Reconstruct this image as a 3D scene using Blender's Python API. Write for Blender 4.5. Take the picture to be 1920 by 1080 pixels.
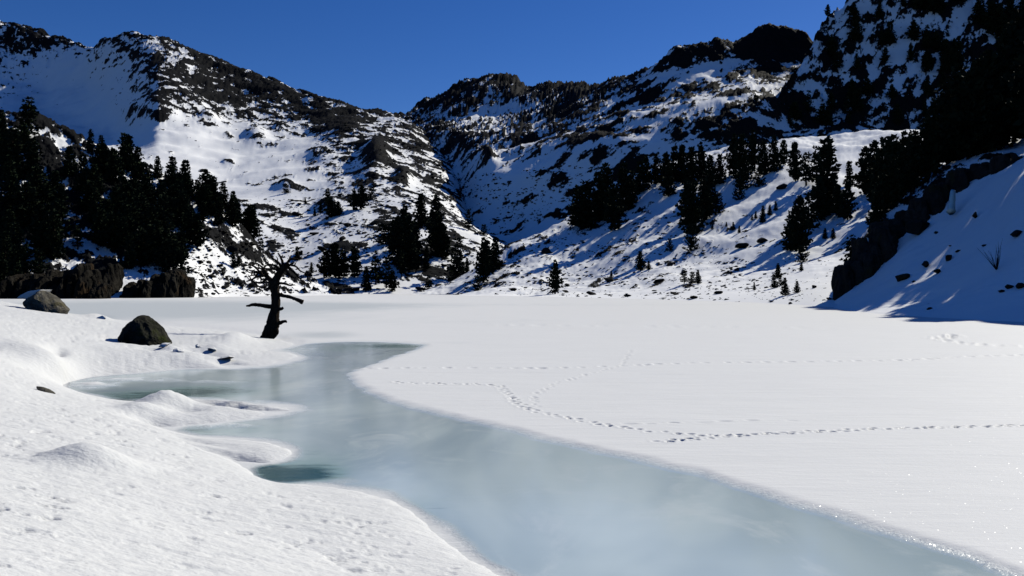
import bpy, bmesh, math, random
import numpy as np
from mathutils import Vector, Matrix

for o in list(bpy.data.objects):
    bpy.data.objects.remove(o)
S = bpy.context.scene
C = S.collection
random.seed(7)
RNG = np.random.default_rng(7)

# ------------------------------------------------------------------ camera, sky, sun, exposure
F, EYE, HOR = 1507.0, 2.0, 540.0                 # focal length in photo pixels, eye height over the ice, horizon row
cd = bpy.data.cameras.new('camera')
cam = bpy.data.objects.new('camera', cd); C.objects.link(cam)
cam.location = (0, 0, EYE); cam.rotation_euler = (math.pi / 2, 0, 0)
cd.sensor_width = 36.0; cd.lens = 36.0 * F / 1920.0
cd.clip_start = 0.1; cd.clip_end = 20000
S.camera = cam
SUN_AZ, SUN_EL = math.radians(44), math.radians(36)
world = bpy.data.worlds.new('World'); S.world = world; world.use_nodes = True
wn = world.node_tree.nodes; wl = world.node_tree.links
sky = wn.new('ShaderNodeTexSky'); sky.sky_type = 'NISHITA'; sky.sun_disc = False
sky.sun_elevation = SUN_EL; sky.sun_rotation = SUN_AZ
sky.altitude = 2300; sky.air_density = 1.0; sky.dust_density = 0.35; sky.ozone_density = 4.0
hs = wn.new('ShaderNodeHueSaturation'); hs.inputs['Saturation'].default_value = 1.28
hs.inputs['Hue'].default_value = 0.515
wl.new(sky.outputs[0], hs.inputs['Color']); wl.new(hs.outputs[0], wn['Background'].inputs[0])
wn['Background'].inputs[1].default_value = 0.061
sl = bpy.data.lights.new('sun', 'SUN'); sl.energy = 4.0; sl.angle = math.radians(0.5); sl.color = (1.0, 0.958, 0.835)
sun = bpy.data.objects.new('sun', sl); C.objects.link(sun)
SDIR = Vector((math.sin(SUN_AZ) * math.cos(SUN_EL), math.cos(SUN_AZ) * math.cos(SUN_EL), math.sin(SUN_EL)))
sun.rotation_euler = SDIR.to_track_quat('Z', 'Y').to_euler(); sun.location = (60, 40, 80)
S.view_settings.view_transform = 'Standard'; S.view_settings.look = 'None'
S.view_settings.gamma = 1.0; S.view_settings.use_curve_mapping = False
S.view_settings.exposure = 0.42
S.cycles.diffuse_bounces = 0; S.cycles.glossy_bounces = 2; S.cycles.max_bounces = 4
S.cycles.transparent_max_bounces = 4

# ------------------------------------------------------------------ helpers
def tag(o, label=None, cat=None, group=None, kind=None):
    if label: o['label'] = label
    if cat: o['category'] = cat
    if group: o['group'] = group
    if kind: o['kind'] = kind
    return o

def empty(name, loc=(0, 0, 0), rz=0.0):
    o = bpy.data.objects.new(name, None); C.objects.link(o)
    o.location = loc; o.rotation_euler = (0, 0, rz); o.empty_display_size = 0.3
    return o

def link(name, me, mat=None, parent=None, smooth=True):
    if mat is not None and not me.materials: me.materials.append(mat)
    o = bpy.data.objects.new(name, me); C.objects.link(o)
    if parent: o.parent = parent
    return o

def grid_mesh(name, P, keep=None, attrs=None):
    """P: rows x cols x 3 -> quad mesh; keep: bool mask of quads; attrs: dict of rows x cols floats"""
    R, K = P.shape[:2]
    i = np.arange(R * K).reshape(R, K)
    q = np.stack([i[:-1, :-1], i[:-1, 1:], i[1:, 1:], i[1:, :-1]], -1).reshape(-1, 4)
    if keep is not None: q = q[keep.reshape(-1)]
    used = np.unique(q); remap = np.full(R * K, -1); remap[used] = np.arange(len(used))
    q = remap[q]; V = P.reshape(-1, 3)[used]
    me = bpy.data.meshes.new(name)
    me.vertices.add(len(V)); me.vertices.foreach_set('co', V.astype(np.float32).ravel())
    me.loops.add(q.size); me.loops.foreach_set('vertex_index', q.astype(np.int32).ravel())
    me.polygons.add(len(q)); me.polygons.foreach_set('loop_start', np.arange(0, q.size, 4, dtype=np.int32))
    me.update(calc_edges=True)
    me.polygons.foreach_set('use_smooth', np.ones(len(q), dtype=bool))
    for k, a in (attrs or {}).items():
        at = me.attributes.new(k, 'FLOAT', 'POINT')
        at.data.foreach_set('value', a.reshape(-1)[used].astype(np.float32))
    return me

def poly_mesh(name, verts, faces, smooth=False, mi=None):
    me = bpy.data.meshes.new(name)
    me.from_pydata([tuple(v) for v in verts], [], faces); me.update()
    if smooth: me.polygons.foreach_set('use_smooth', np.ones(len(me.polygons), dtype=bool))
    if mi is not None: me.polygons.foreach_set('material_index', np.array(mi, dtype=np.int32))
    return me

_perm = np.random.default_rng(3).permutation(4096)
def _h(ix, iy): return _perm[(_perm[ix & 4095] + iy) & 4095]
def pnoise(x, y):
    """2-D gradient noise, about -1..1"""
    xf = np.floor(x); yf = np.floor(y); ix = xf.astype(np.int64); iy = yf.astype(np.int64)
    fx = x - xf; fy = y - yf
    u = fx * fx * fx * (fx * (fx * 6 - 15) + 10); v = fy * fy * fy * (fy * (fy * 6 - 15) + 10)
    def g(dx, dy):
        a = _h(ix + dx, iy + dy) * (2 * math.pi / 4096)
        return np.cos(a) * (fx - dx) + np.sin(a) * (fy - dy)
    a = g(0, 0); b = g(1, 0); c = g(0, 1); d = g(1, 1)
    return 1.5 * ((a + (b - a) * u) * (1 - v) + (c + (d - c) * u) * v)
def fbm(x, y, n=5, gain=0.5, ridged=False):
    s = np.zeros_like(x); a = 1.0; t = 0.0; f = 1.0
    for k in range(n):
        p = pnoise(x * f + 17.3 * k, y * f - 9.1 * k)
        if ridged: p = 1 - 2 * np.abs(p)
        s += a * p; t += a; a *= gain; f *= 2.03
    return s / t
def sstep(a, b, x):
    t = np.clip((x - a) / (b - a), 0, 1); return t * t * (3 - 2 * t)

def pchip(xk, yk, x):
    """monotone cubic along axis 0; xk (K,), yk (K,...) , x (N,) -> (N,...)"""
    xk = np.asarray(xk, float); yk = np.asarray(yk, float)
    sh = (-1,) + (1,) * (yk.ndim - 1)
    h = np.diff(xk).reshape(sh); dl = np.diff(yk, axis=0) / h
    m = np.zeros_like(yk)
    m[0] = dl[0]; m[-1] = dl[-1]
    p = dl[:-1] * dl[1:]; w1 = 2 * h[1:] + h[:-1]; w2 = h[1:] + 2 * h[:-1]
    with np.errstate(divide='ignore', invalid='ignore'):
        hm = (w1 + w2) / (w1 / dl[:-1] + w2 / dl[1:])
    m[1:-1] = np.where(p > 0, hm, 0)
    j = np.clip(np.searchsorted(xk, x, side='right') - 1, 0, len(xk) - 2)
    hh = (xk[j + 1] - xk[j]); t = ((x - xk[j]) / hh)
    t = np.clip(t, 0, 1).reshape(sh); hh = hh.reshape(sh)
    return ((1 + 2 * t) * (1 - t) ** 2 * yk[j] + t * (1 - t) ** 2 * hh * m[j]
            + t * t * (3 - 2 * t) * yk[j + 1] + t * t * (t - 1) * hh * m[j + 1])

def W(px, py, d):
    """photo pixel + distance -> world point"""
    return Vector(((px - 960) / F * d, d, EYE + (HOR - py) / F * d))
def on_z(px, py, z=0.0):
    d = (EYE - z) * F / (py - HOR); return Vector(((px - 960) / F * d, d, z))

# ------------------------------------------------------------------ materials
def new_mat(name):
    m = bpy.data.materials.new(name); m.use_nodes = True
    nt = m.node_tree; b = nt.nodes['Principled BSDF']
    return m, nt, b
def nd(nt, kind, **kw):
    n = nt.nodes.new(kind)
    for k, v in kw.items():
        if k.startswith('i_'): n.inputs[k[2:].replace('_', ' ')].default_value = v
        else: setattr(n, k, v)
    return n
def noise(nt, vec, scale, detail=4, rough=0.55, dist=0.0):
    n = nd(nt, 'ShaderNodeTexNoise'); n.inputs['Scale'].default_value = scale
    n.inputs['Detail'].default_value = detail; n.inputs['Roughness'].default_value = rough
    n.inputs['Distortion'].default_value = dist
    nt.links.new(vec, n.inputs['Vector']); return n.outputs['Fac']
def math_n(nt, op, a, b=None, c=None, clamp=False):
    n = nd(nt, 'ShaderNodeMath', operation=op); n.use_clamp = clamp
    for i, v in enumerate((a, b, c)):
        if v is None: continue
        if isinstance(v, (int, float)): n.inputs[i].default_value = v
        else: nt.links.new(v, n.inputs[i])
    return n.outputs[0]
def maprange(nt, v, a, b, c=0.0, d=1.0, smooth=True):
    n = nd(nt, 'ShaderNodeMapRange'); n.interpolation_type = 'SMOOTHSTEP' if smooth else 'LINEAR'
    nt.links.new(v, n.inputs['Value'])
    for k, x in zip(('From Min', 'From Max', 'To Min', 'To Max'), (a, b, c, d)): n.inputs[k].default_value = x
    return n.outputs['Result']
def mix(nt, fac, a, b):
    n = nd(nt, 'ShaderNodeMix', data_type='RGBA')
    if isinstance(fac, (int, float)): n.inputs[0].default_value = fac
    else: nt.links.new(fac, n.inputs[0])
    for s, v in ((6, a), (7, b)):
        if isinstance(v, tuple): n.inputs[s].default_value = v + (1.0,) if len(v) == 3 else v
        else: nt.links.new(v, n.inputs[s])
    return n.outputs[2]
def bump(nt, h, strength, dist, prev=None):
    n = nd(nt, 'ShaderNodeBump'); n.inputs['Strength'].default_value = strength; n.inputs['Distance'].default_value = dist
    nt.links.new(h, n.inputs['Height'])
    if prev is not None: nt.links.new(prev, n.inputs['Normal'])
    return n.outputs['Normal']
def coords(nt, scale=None, rot=None):
    t = nd(nt, 'ShaderNodeTexCoord').outputs['Object']
    if scale is None: return t
    m = nd(nt, 'ShaderNodeMapping'); m.inputs['Scale'].default_value = scale
    if rot: m.inputs['Rotation'].default_value = rot
    nt.links.new(t, m.inputs['Vector']); return m.outputs[0]

SNOW_A, SNOW_B = (0.80, 0.81, 0.82), (0.87, 0.875, 0.88)

def terrain_material(name, cell, rockcol=(0.005, 0.006, 0.008), rocklight=(0.013, 0.0125, 0.012), tilt=0.0, edge=0.035):
    """snow with bare rock where the 'rock' attribute passes a half; cell = size in metres of the finest rock detail"""
    m, nt, b = new_mat(name)
    v = coords(nt, (1 / cell, 1 / cell, 1 / cell))
    at = nd(nt, 'ShaderNodeAttribute', attribute_name='rock').outputs['Fac']
    n1 = noise(nt, v, 0.55, 4, 0.65); n2 = noise(nt, v, 0.10, 4, 0.6)
    r = math_n(nt, 'ADD', at, math_n(nt, 'MULTIPLY', math_n(nt, 'SUBTRACT', n1, 0.5), 0.55))
    r = math_n(nt, 'ADD', r, math_n(nt, 'MULTIPLY', math_n(nt, 'SUBTRACT', n2, 0.5), 0.55))
    f = maprange(nt, r, 0.5 - edge, 0.5 + edge)
    rc = mix(nt, noise(nt, v, 0.35, 5, 0.7), rockcol, rocklight)
    sc = mix(nt, n2, SNOW_A, SNOW_B)
    nt.links.new(mix(nt, f, sc, rc), b.inputs['Base Color'])
    nt.links.new(maprange(nt, f, 0, 1, 0.6, 0.85), b.inputs['Roughness'])
    b.inputs['Specular IOR Level'].default_value = 0.02
    nb = bump(nt, math_n(nt, 'ADD', math_n(nt, 'MULTIPLY', n2, 0.35), math_n(nt, 'MULTIPLY', math_n(nt, 'MULTIPLY', n1, f), 1.2)), 0.55, cell * 0.8)
    nt.links.new(nb, b.inputs['Normal'])
    return m

def rock_material(name, dark, light, lichen, scale):
    m, nt, b = new_mat(name)
    v = coords(nt)
    n1 = noise(nt, v, scale, 6, 0.65); n2 = noise(nt, v, scale * 5, 5, 0.7); n3 = noise(nt, v, scale * 0.6, 3)
    c = mix(nt, maprange(nt, n1, 0.3, 0.7), dark, light)
    c = mix(nt, maprange(nt, n3, 0.55, 0.68), c, lichen)
    c = mix(nt, maprange(nt, n2, 0.35, 0.7, 0.0, 0.45), c, tuple(x * 0.45 for x in dark))
    nt.links.new(c, b.inputs['Base Color']); b.inputs['Roughness'].default_value = 0.9
    b.inputs['Specular IOR Level'].default_value = 0.03
    h = math_n(nt, 'ADD', n1, math_n(nt, 'MULTIPLY', n2, 0.35))
    nt.links.new(bump(nt, h, 0.9, 0.25 / scale), b.inputs['Normal'])
    return m

def sparkle(nt, b, v, scale, base, amount=0.45):
    """crystal facets: voronoi cells with tilted coat normals that flash the sun"""
    vo = nd(nt, 'ShaderNodeTexVoronoi'); vo.inputs['Scale'].default_value = scale
    nt.links.new(v, vo.inputs['Vector'])
    sub = nd(nt, 'ShaderNodeVectorMath', operation='SUBTRACT'); nt.links.new(vo.outputs['Color'], sub.inputs[0]); sub.inputs[1].default_value = (0.5, 0.5, 0.5)
    sc = nd(nt, 'ShaderNodeVectorMath', operation='SCALE'); nt.links.new(sub.outputs[0], sc.inputs[0]); sc.inputs['Scale'].default_value = 1.1
    ge = nd(nt, 'ShaderNodeNewGeometry')
    ad = nd(nt, 'ShaderNodeVectorMath', operation='ADD'); nt.links.new(sc.outputs[0], ad.inputs[0]); nt.links.new(ge.outputs['Normal'], ad.inputs[1])
    no = nd(nt, 'ShaderNodeVectorMath', operation='NORMALIZE'); nt.links.new(ad.outputs[0], no.inputs[0])
    nt.links.new(no.outputs[0], b.inputs['Coat Normal'])
    se = nd(nt, 'ShaderNodeSeparateColor'); nt.links.new(vo.outputs['Color'], se.inputs[0])
    wt = maprange(nt, se.outputs[2], 0.86, 0.9, 0.0, amount)
    if base is not None: wt = math_n(nt, 'MULTIPLY', wt, base)
    nt.links.new(wt, b.inputs['Coat Weight']); b.inputs['Coat Roughness'].default_value = 0.14

def snow_material():
    m, nt, b = new_mat('bank_snow')
    v = coords(nt); vs = coords(nt, (0.55, 1.0, 1.0), (0, 0, 0.35))
    n1 = noise(nt, vs, 7.0, 6, 0.62); n2 = noise(nt, vs, 40.0, 4, 0.6); n3 = noise(nt, v, 1.1, 3)
    nt.links.new(mix(nt, n3, (0.59, 0.60, 0.605), (0.67, 0.675, 0.68)), b.inputs['Base Color'])
    b.inputs['Roughness'].default_value = 0.6; b.inputs['Specular IOR Level'].default_value = 0.04
    h = math_n(nt, 'ADD', n1, math_n(nt, 'MULTIPLY', n2, 0.16))
    nt.links.new(bump(nt, h, 0.65, 0.045), b.inputs['Normal'])
    sparkle(nt, b, v, 140, None, 0.25)
    return m

def lake_material():
    m, nt, b = new_mat('lake_ice_and_snow')
    v = coords(nt); vs = coords(nt, (0.22, 1.0, 1.0), (0, 0, -0.12)); vw = coords(nt, (0.9, 0.38, 1.0), (0, 0, 0.25)); vi = coords(nt, (0.75, 0.5, 1.0), (0, 0, -0.3))
    cov = nd(nt, 'ShaderNodeAttribute', attribute_name='cover').outputs['Fac']
    wat = nd(nt, 'ShaderNodeAttribute', attribute_name='clear').outputs['Fac']
    gry = nd(nt, 'ShaderNodeAttribute', attribute_name='thin').outputs['Fac']
    n1 = noise(nt, vs, 2.2, 6, 0.65, 0.4); n2 = noise(nt, v, 26.0, 3, 0.6); n3 = noise(nt, vw, 0.45, 4, 0.5, 0.6); n4 = noise(nt, vs, 9.0, 5, 0.6); n5 = noise(nt, vi, 1.5, 6, 0.62, 0.8)
    # bare ice: grey blue with milky veils, clear green-grey ice by the bank
    ice = mix(nt, maprange(nt, n3, 0.34, 0.64), (0.335, 0.42, 0.46), (0.55, 0.635, 0.64))
    ice = mix(nt, maprange(nt, n5, 0.5, 0.74, 0, 0.65), ice, (0.60, 0.655, 0.66))
    w = maprange(nt, math_n(nt, 'ADD', wat, math_n(nt, 'MULTIPLY', math_n(nt, 'SUBTRACT', n4, 0.5), 1.3)), 0.3, 0.9)
    ice = mix(nt, maprange(nt, math_n(nt, 'ADD', wat, math_n(nt, 'MULTIPLY', math_n(nt, 'SUBTRACT', n5, 0.5), 0.6)), 0.05, 0.5, 0.0, 0.75), ice, (0.23, 0.36, 0.345))
    ice = mix(nt, w, ice, (0.04, 0.095, 0.09))
    cf = math_n(nt, 'ADD', cov, math_n(nt, 'MULTIPLY', math_n(nt, 'SUBTRACT', n2, 0.5), 0.22))
    cf = math_n(nt, 'ADD', cf, math_n(nt, 'MULTIPLY', math_n(nt, 'SUBTRACT', n4, 0.5), 0.18))
    cf = maprange(nt, cf, 0.12, 0.88)
    snow = mix(nt, n1, (0.63, 0.64, 0.645), (0.70, 0.705, 0.71))
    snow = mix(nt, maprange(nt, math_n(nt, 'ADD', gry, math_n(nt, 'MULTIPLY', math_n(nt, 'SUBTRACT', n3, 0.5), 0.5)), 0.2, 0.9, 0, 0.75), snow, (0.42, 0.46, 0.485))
    nt.links.new(mix(nt, cf, ice, snow), b.inputs['Base Color'])
    nt.links.new(maprange(nt, cf, 0, 1, 0.13, 0.6), b.inputs['Roughness'])
    nt.links.new(maprange(nt, cf, 0, 1, 0.45, 0.03), b.inputs['Specular IOR Level'])
    hs_ = math_n(nt, 'MULTIPLY', math_n(nt, 'ADD', n1, math_n(nt, 'ADD', math_n(nt, 'MULTIPLY', n2, 0.12), math_n(nt, 'MULTIPLY', n4, 0.5))), maprange(nt, cf, 0, 1, 0.06, 1.0))
    nt.links.new(bump(nt, hs_, 0.36, 0.05), b.inputs['Normal'])
    sparkle(nt, b, v, 130, math_n(nt, 'MULTIPLY', maprange(nt, cf, 0.03, 0.3, 0.0, 1.0), maprange(nt, cf, 0.55, 0.98, 1.0, 0.06)), 0.5)
    return m

def wood_material(name, dark, light, scale):
    m, nt, b = new_mat(name)
    v = coords(nt, (1, 1, 0.18))
    n1 = noise(nt, v, scale, 5, 0.65, 0.8)
    nt.links.new(mix(nt, maprange(nt, n1, 0.35, 0.7), dark, light), b.inputs['Base Color'])
    b.inputs['Roughness'].default_value = 0.85; b.inputs['Specular IOR Level'].default_value = 0.03
    nt.links.new(bump(nt, n1, 0.9, 0.12 / scale), b.inputs['Normal'])
    return m

def needle_material():
    m, nt, b = new_mat('pine_needles')
    v = coords(nt)
    n1 = noise(nt, v, 1.1, 3)
    oi = nd(nt, 'ShaderNodeObjectInfo').outputs['Random']
    c = mix(nt, maprange(nt, n1, 0.3, 0.7), (0.012, 0.020, 0.012), (0.030, 0.040, 0.018))
    c = mix(nt, math_n(nt, 'MULTIPLY', oi, 0.5), c, (0.016, 0.022, 0.016))
    nt.links.new(c, b.inputs['Base Color']); b.inputs['Roughness'].default_value = 0.8
    b.inputs['Specular IOR Level'].default_value = 0.02
    return m

M_ROCKFAR = terrain_material('far_snow_and_rock', 2.4)
M_ROCKMID = terrain_material('mid_snow_and_rock', 1.7)
M_SLOPE = terrain_material('slope_snow_and_rock', 0.8)
M_BANKR = terrain_material('shore_slope_snow', 0.45)
M_SNOW = snow_material()
M_LAKE = lake_material()
M_BOULDER = rock_material('lichen_granite', (0.012, 0.013, 0.009), (0.042, 0.041, 0.032), (0.03, 0.036, 0.012), 3.0)
M_GREYROCK = rock_material('grey_granite', (0.06, 0.056, 0.046), (0.155, 0.145, 0.12), (0.10, 0.09, 0.055), 3.0)
M_CLIFF = rock_material('rusty_cliff_rock', (0.004, 0.0036, 0.003), (0.030, 0.027, 0.022), (0.032, 0.021, 0.012), 0.4)
M_DARKROCK = rock_material('dark_slope_rock', (0.014, 0.014, 0.016), (0.04, 0.038, 0.034), (0.035, 0.034, 0.02), 0.7)
M_BARK = wood_material('pine_bark', (0.02, 0.014, 0.01), (0.06, 0.045, 0.035), 3.0)
M_DEAD = wood_material('dead_wood', (0.010, 0.007, 0.005), (0.045, 0.034, 0.024), 9.0)
M_NEEDLE = needle_material()
M_TWIG = wood_material('twig', (0.012, 0.01, 0.01), (0.03, 0.025, 0.02), 6.0)
mm, nt_, b_ = new_mat('icefall_ice'); M_ICE = mm
b_.inputs['Base Color'].default_value = (0.55, 0.66, 0.62, 1); b_.inputs['Roughness'].default_value = 0.25
nt_.links.new(bump(nt_, noise(nt_, coords(nt_, (3, 3, 0.5)), 2.0, 4), 0.5, 0.2), b_.inputs['Normal'])

# ------------------------------------------------------------------ the mountains: lofted slopes
SHEETS = {}
def sheet(name, px0, px1, lines, mat, back=True, step=2.2, rowpx=2.4, noise_amp=0.010, noise_len=0.085, rock=0.25, slope_rock=0.7,
          blobs=(), tilt=0.6, foot_fade=0.25, crag=0.012, seed=0.0, steps=None, stretch=1.9, lump=0.10, spread=0.8):
    """lines: contour lines from the foot to the crest, each a list of (photo x, photo y, distance[, rockiness])"""
    cols = np.arange(px0, px1 + step, step)
    D, Z, RK = [], [], []
    for ln in lines:
        a = np.array([(l + (rock,))[:4] if len(l) == 3 else l for l in ln], float)
        py = pchip(a[:, 0], a[:, 1], cols); d = pchip(a[:, 0], a[:, 2], cols)
        D.append(d); Z.append(EYE + (HOR - py) / F * d); RK.append(np.interp(cols, a[:, 0], a[:, 3]))
    D, Z, RK = np.array(D), np.array(Z), np.array(RK)
    for k in range(1, len(D)): D[k] = np.maximum(D[k], D[k - 1] * 1.004)
    if back:                                                  # the far side of the crest, falling away
        D = np.vstack([D, D[-1] * 1.05, D[-1] * 1.35]); dz = (Z[-1] + 3)
        Z = np.vstack([Z, Z[-1] - dz * 0.07, Z[-1] - dz * 0.75]); RK = np.vstack([RK, RK[-1], RK[-1]])
    K = len(D)
    ts = []
    for k in range(K - 1):
        pa = HOR - (Z[k] - EYE) / D[k] * F; pb = HOR - (Z[k + 1] - EYE) / D[k + 1] * F
        n = max(6, int(np.percentile(np.abs(pa - pb), 80) / rowpx)) if k < len(lines) - 1 else 8
        ts.append(k + np.arange(n) / n)
    t = np.concatenate(ts + [[K - 1.0]])
    kk = np.arange(K)
    d = pchip(kk, D, t); z = pchip(kk, Z, t); rk = pchip(kk, RK, t)
    x = (cols[None, :] - 960) / F * d; y = d.copy()
    v = (t / (len(lines) - 1))[:, None] * np.ones_like(d)
    fade = sstep(0.0, foot_fade, v)
    sc = d
    dm = float(np.median(d)); L = dm * noise_len
    # broad swells, gullies running down the slope, crags
    sw = fbm(x / L + seed, y / L - seed, 4, 0.38)
    wx = x + 0.35 * L * fbm(x / L * 0.7 + 40, y / L * 0.7, 3); wy = y + 0.35 * L * fbm(x / L * 0.7, y / L * 0.7 + 40, 3)
    rd = fbm(wx / (L * 0.8) + seed, wy / (L * 0.8), 6, 0.55, ridged=True)
    z = z + fade * sc * noise_amp * (sw * 1.0 + 0.6 * rd * sstep(.22, .5, rk))
    # rockiness field
    ca, sa = math.cos(tilt), math.sin(tilt)
    q = x * ca + (z) * sa; p = -x * sa + z * ca                # strata seen from the lake
    l2 = L * 0.20
    px = 960 + x / y * F; py = HOR - (z - EYE) / y * F
    qs, ps = (px * ca - py * sa), (px * sa + py * ca)
    fr = fbm(q / (l2 * stretch) + 3 * seed, p / l2 + y / (l2 * 3.0), 6, 0.68)
    fr2 = fbm(q / (l2 * 4.5) + 9 + seed, p / (l2 * 2.4) + y / (l2 * 6), 3, 0.5)
    gz = np.gradient(z, axis=0) / np.maximum(np.gradient(d, axis=0), 1e-3)
    gx = np.gradient(z, axis=1) / np.maximum(np.abs(np.gradient(x, axis=1)), 1e-3) * np.sign(np.gradient(x, axis=1))
    sl = np.clip(np.sqrt(np.clip(gz, -3, 3) ** 2 + np.clip(gx, -3, 3) ** 2), 0, 2)
    r = rk * spread + .47 * (1 - spread) + 0.85 * fr + 0.28 * fr2 + slope_rock * 0.25 * (sl - 0.55)
    dz = np.zeros_like(z)
    for (bx, by, rx, ry, wgt, hgt) in blobs:
        e = ((px - bx) / rx) ** 2 + ((py - by) / ry) ** 2
        g = np.exp(-e * (1.0 + 0.5 * fr)); r = r + wgt * g; dz += hgt * g
    rm = sstep(0.42, 0.7, r)
    z = z + fade * (dz + rm * sc * crag * (0.25 + 0.9 * np.abs(fbm(x / (L * 0.16), y / (L * 0.16) + z / (L * 0.3), 5, 0.6, ridged=True))))
    z = z + (1 - rm) * fade * sc * lump * 0.01 * fbm(x / (L * 0.12), y / (L * 0.3), 3)
    P = np.stack([x, y, z], -1)
    me = grid_mesh(name, P, attrs={'rock': r})
    o = link(name, me, mat); tag(o, kind='structure')
    py = HOR - (z - EYE) / y * F
    SHEETS[name] = (px, py, P)
    return o

def ground_at(name, px, py):
    """the nearest surface point of a slope seen at a photo pixel"""
    PX, PY, P = SHEETS[name]
    c = int(np.clip(np.searchsorted(PX[0], px), 0, PX.shape[1] - 1))
    col = PY[:, c]
    s = np.nonzero((col[:-1] >= py) & (col[1:] < py))[0]
    if len(s): r = s[0]; t = (col[r] - py) / max(col[r] - col[r + 1], 1e-6)
    else: r = int(np.argmin(np.abs(col - py))); r = min(r, len(col) - 2); t = 0.0
    return Vector(P[r, c] * (1 - t) + P[r + 1, c] * t)

# left mountain with its dome, running to the saddle
sheet('left_mountain', -160, 985, [
    [(-160, 554, 236), (350, 554, 240), (480, 553.5, 250), (620, 553, 258), (820, 552, 268), (985, 552, 272)],
    [(-160, 470, 330, 0.15), (350, 470, 330, 0.31), (440, 500, 310, 0.39), (540, 530, 290, 0.39), (620, 522, 292, 0.35), (700, 512, 296, 0.37), (760, 505, 300, 0.37), (850, 505, 305, 0.39), (900, 490, 320, 0.41), (985, 500, 330, 0.35)],
    [(-160, 380, 460, 0.15), (350, 410, 420, 0.31), (480, 415, 410, 0.39), (560, 420, 410, 0.35), (620, 408, 410, 0.39), (700, 392, 420, 0.41), (770, 398, 410, 0.42), (850, 425, 400, 0.43), (900, 442, 395, 0.45), (945, 462, 385, 0.41), (985, 478, 380, 0.35)],
    [(-160, 330, 640, .1), (150, 300, 660, .1), (300, 320, 640, .16), (450, 345, 600, .22), (550, 340, 580, .28), (640, 330, 580, .46), (700, 322, 560, .50), (760, 338, 540, .50), (820, 366, 520, .48), (850, 388, 512, .46), (900, 432, 500, .44), (985, 475, 490, .4)],
    [(-160, 240, 1050, .1), (0, 235, 1120, .08), (120, 232, 1200, .06), (200, 240, 1100, .06), (300, 245, 850, .24), (450, 262, 880, .2), (570, 265, 850, .26), (640, 262, 800, .50), (700, 274, 740, .54), (760, 288, 700, .52), (815, 310, 670, .48), (846, 328, 660, .44), (900, 385, 640, .4), (985, 450, 620, .4)],
    [(-160, 150, 1450, .4), (0, 150, 1480, .3), (90, 165, 1450, .22), (160, 160, 1400, .22), (220, 145, 1280, .24), (300, 145, 1080, .56), (420, 185, 1100, .56), (540, 215, 1060, .56), (640, 235, 960, .56), (740, 252, 880, .54), (800, 276, 830, .5), (846, 306, 810, .44), (900, 365, 780, .4), (985, 430, 760, .4)],
    [(-160, 10, 1750, .55), (0, 42, 1700, .6), (60, 58, 1660, .62), (130, 83, 1600, .6), (170, 91, 1540, .5), (205, 77, 1440, .55), (240, 69, 1400, .58), (290, 76, 1380, .55), (400, 113, 1320, .58), (520, 158, 1230, .6), (600, 186, 1180, .62), (700, 214, 1120, .62), (745, 224, 1080, .6), (790, 254, 1040, .5), (846, 300, 1000, .44), (900, 355, 940, .4), (985, 420, 900, .4)],
], M_ROCKFAR, noise_amp=0.0065, blobs=[
    (330, 115, 95, 50, .16, 0), (450, 170, 90, 40, .16, 0), (290, 205, 50, 22, .30, 9), (250, 215, 20, 14, .2, 5), (390, 222, 20, 12, .32, 8),
    (610, 225, 60, 30, .16, 0), (705, 290, 22, 26, .34, 9), (755, 335, 16, 16, .28, 6), (480, 255, 22, 14, .34, 8), (525, 240, 18, 8, .3, 4),
    (600, 290, 26, 12, .22, 4), (640, 240, 40, 16, .2, 3), (430, 305, 14, 7, .3, 3), (150, 200, 70, 40, -.2, 0), (130, 130, 60, 40, -.25, 0),
    (480, 300, 90, 40, -.12, 0), (330, 270, 60, 30, -.12, 0), (290, 90, 30, 14, -.22, 0), (330, 110, 26, 14, -.25, 0), (360, 130, 14, 14, -.2, 0), (60, 80, 60, 22, .2, 0),
    (535, 350, 18, 8, .3, 4), (620, 385, 26, 12, .2, 3), (555, 385, 20, 8, .2, 2)], tilt=-0.62, seed=1.7, rock=.3, slope_rock=.15, crag=0.003, lump=.012)

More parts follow.
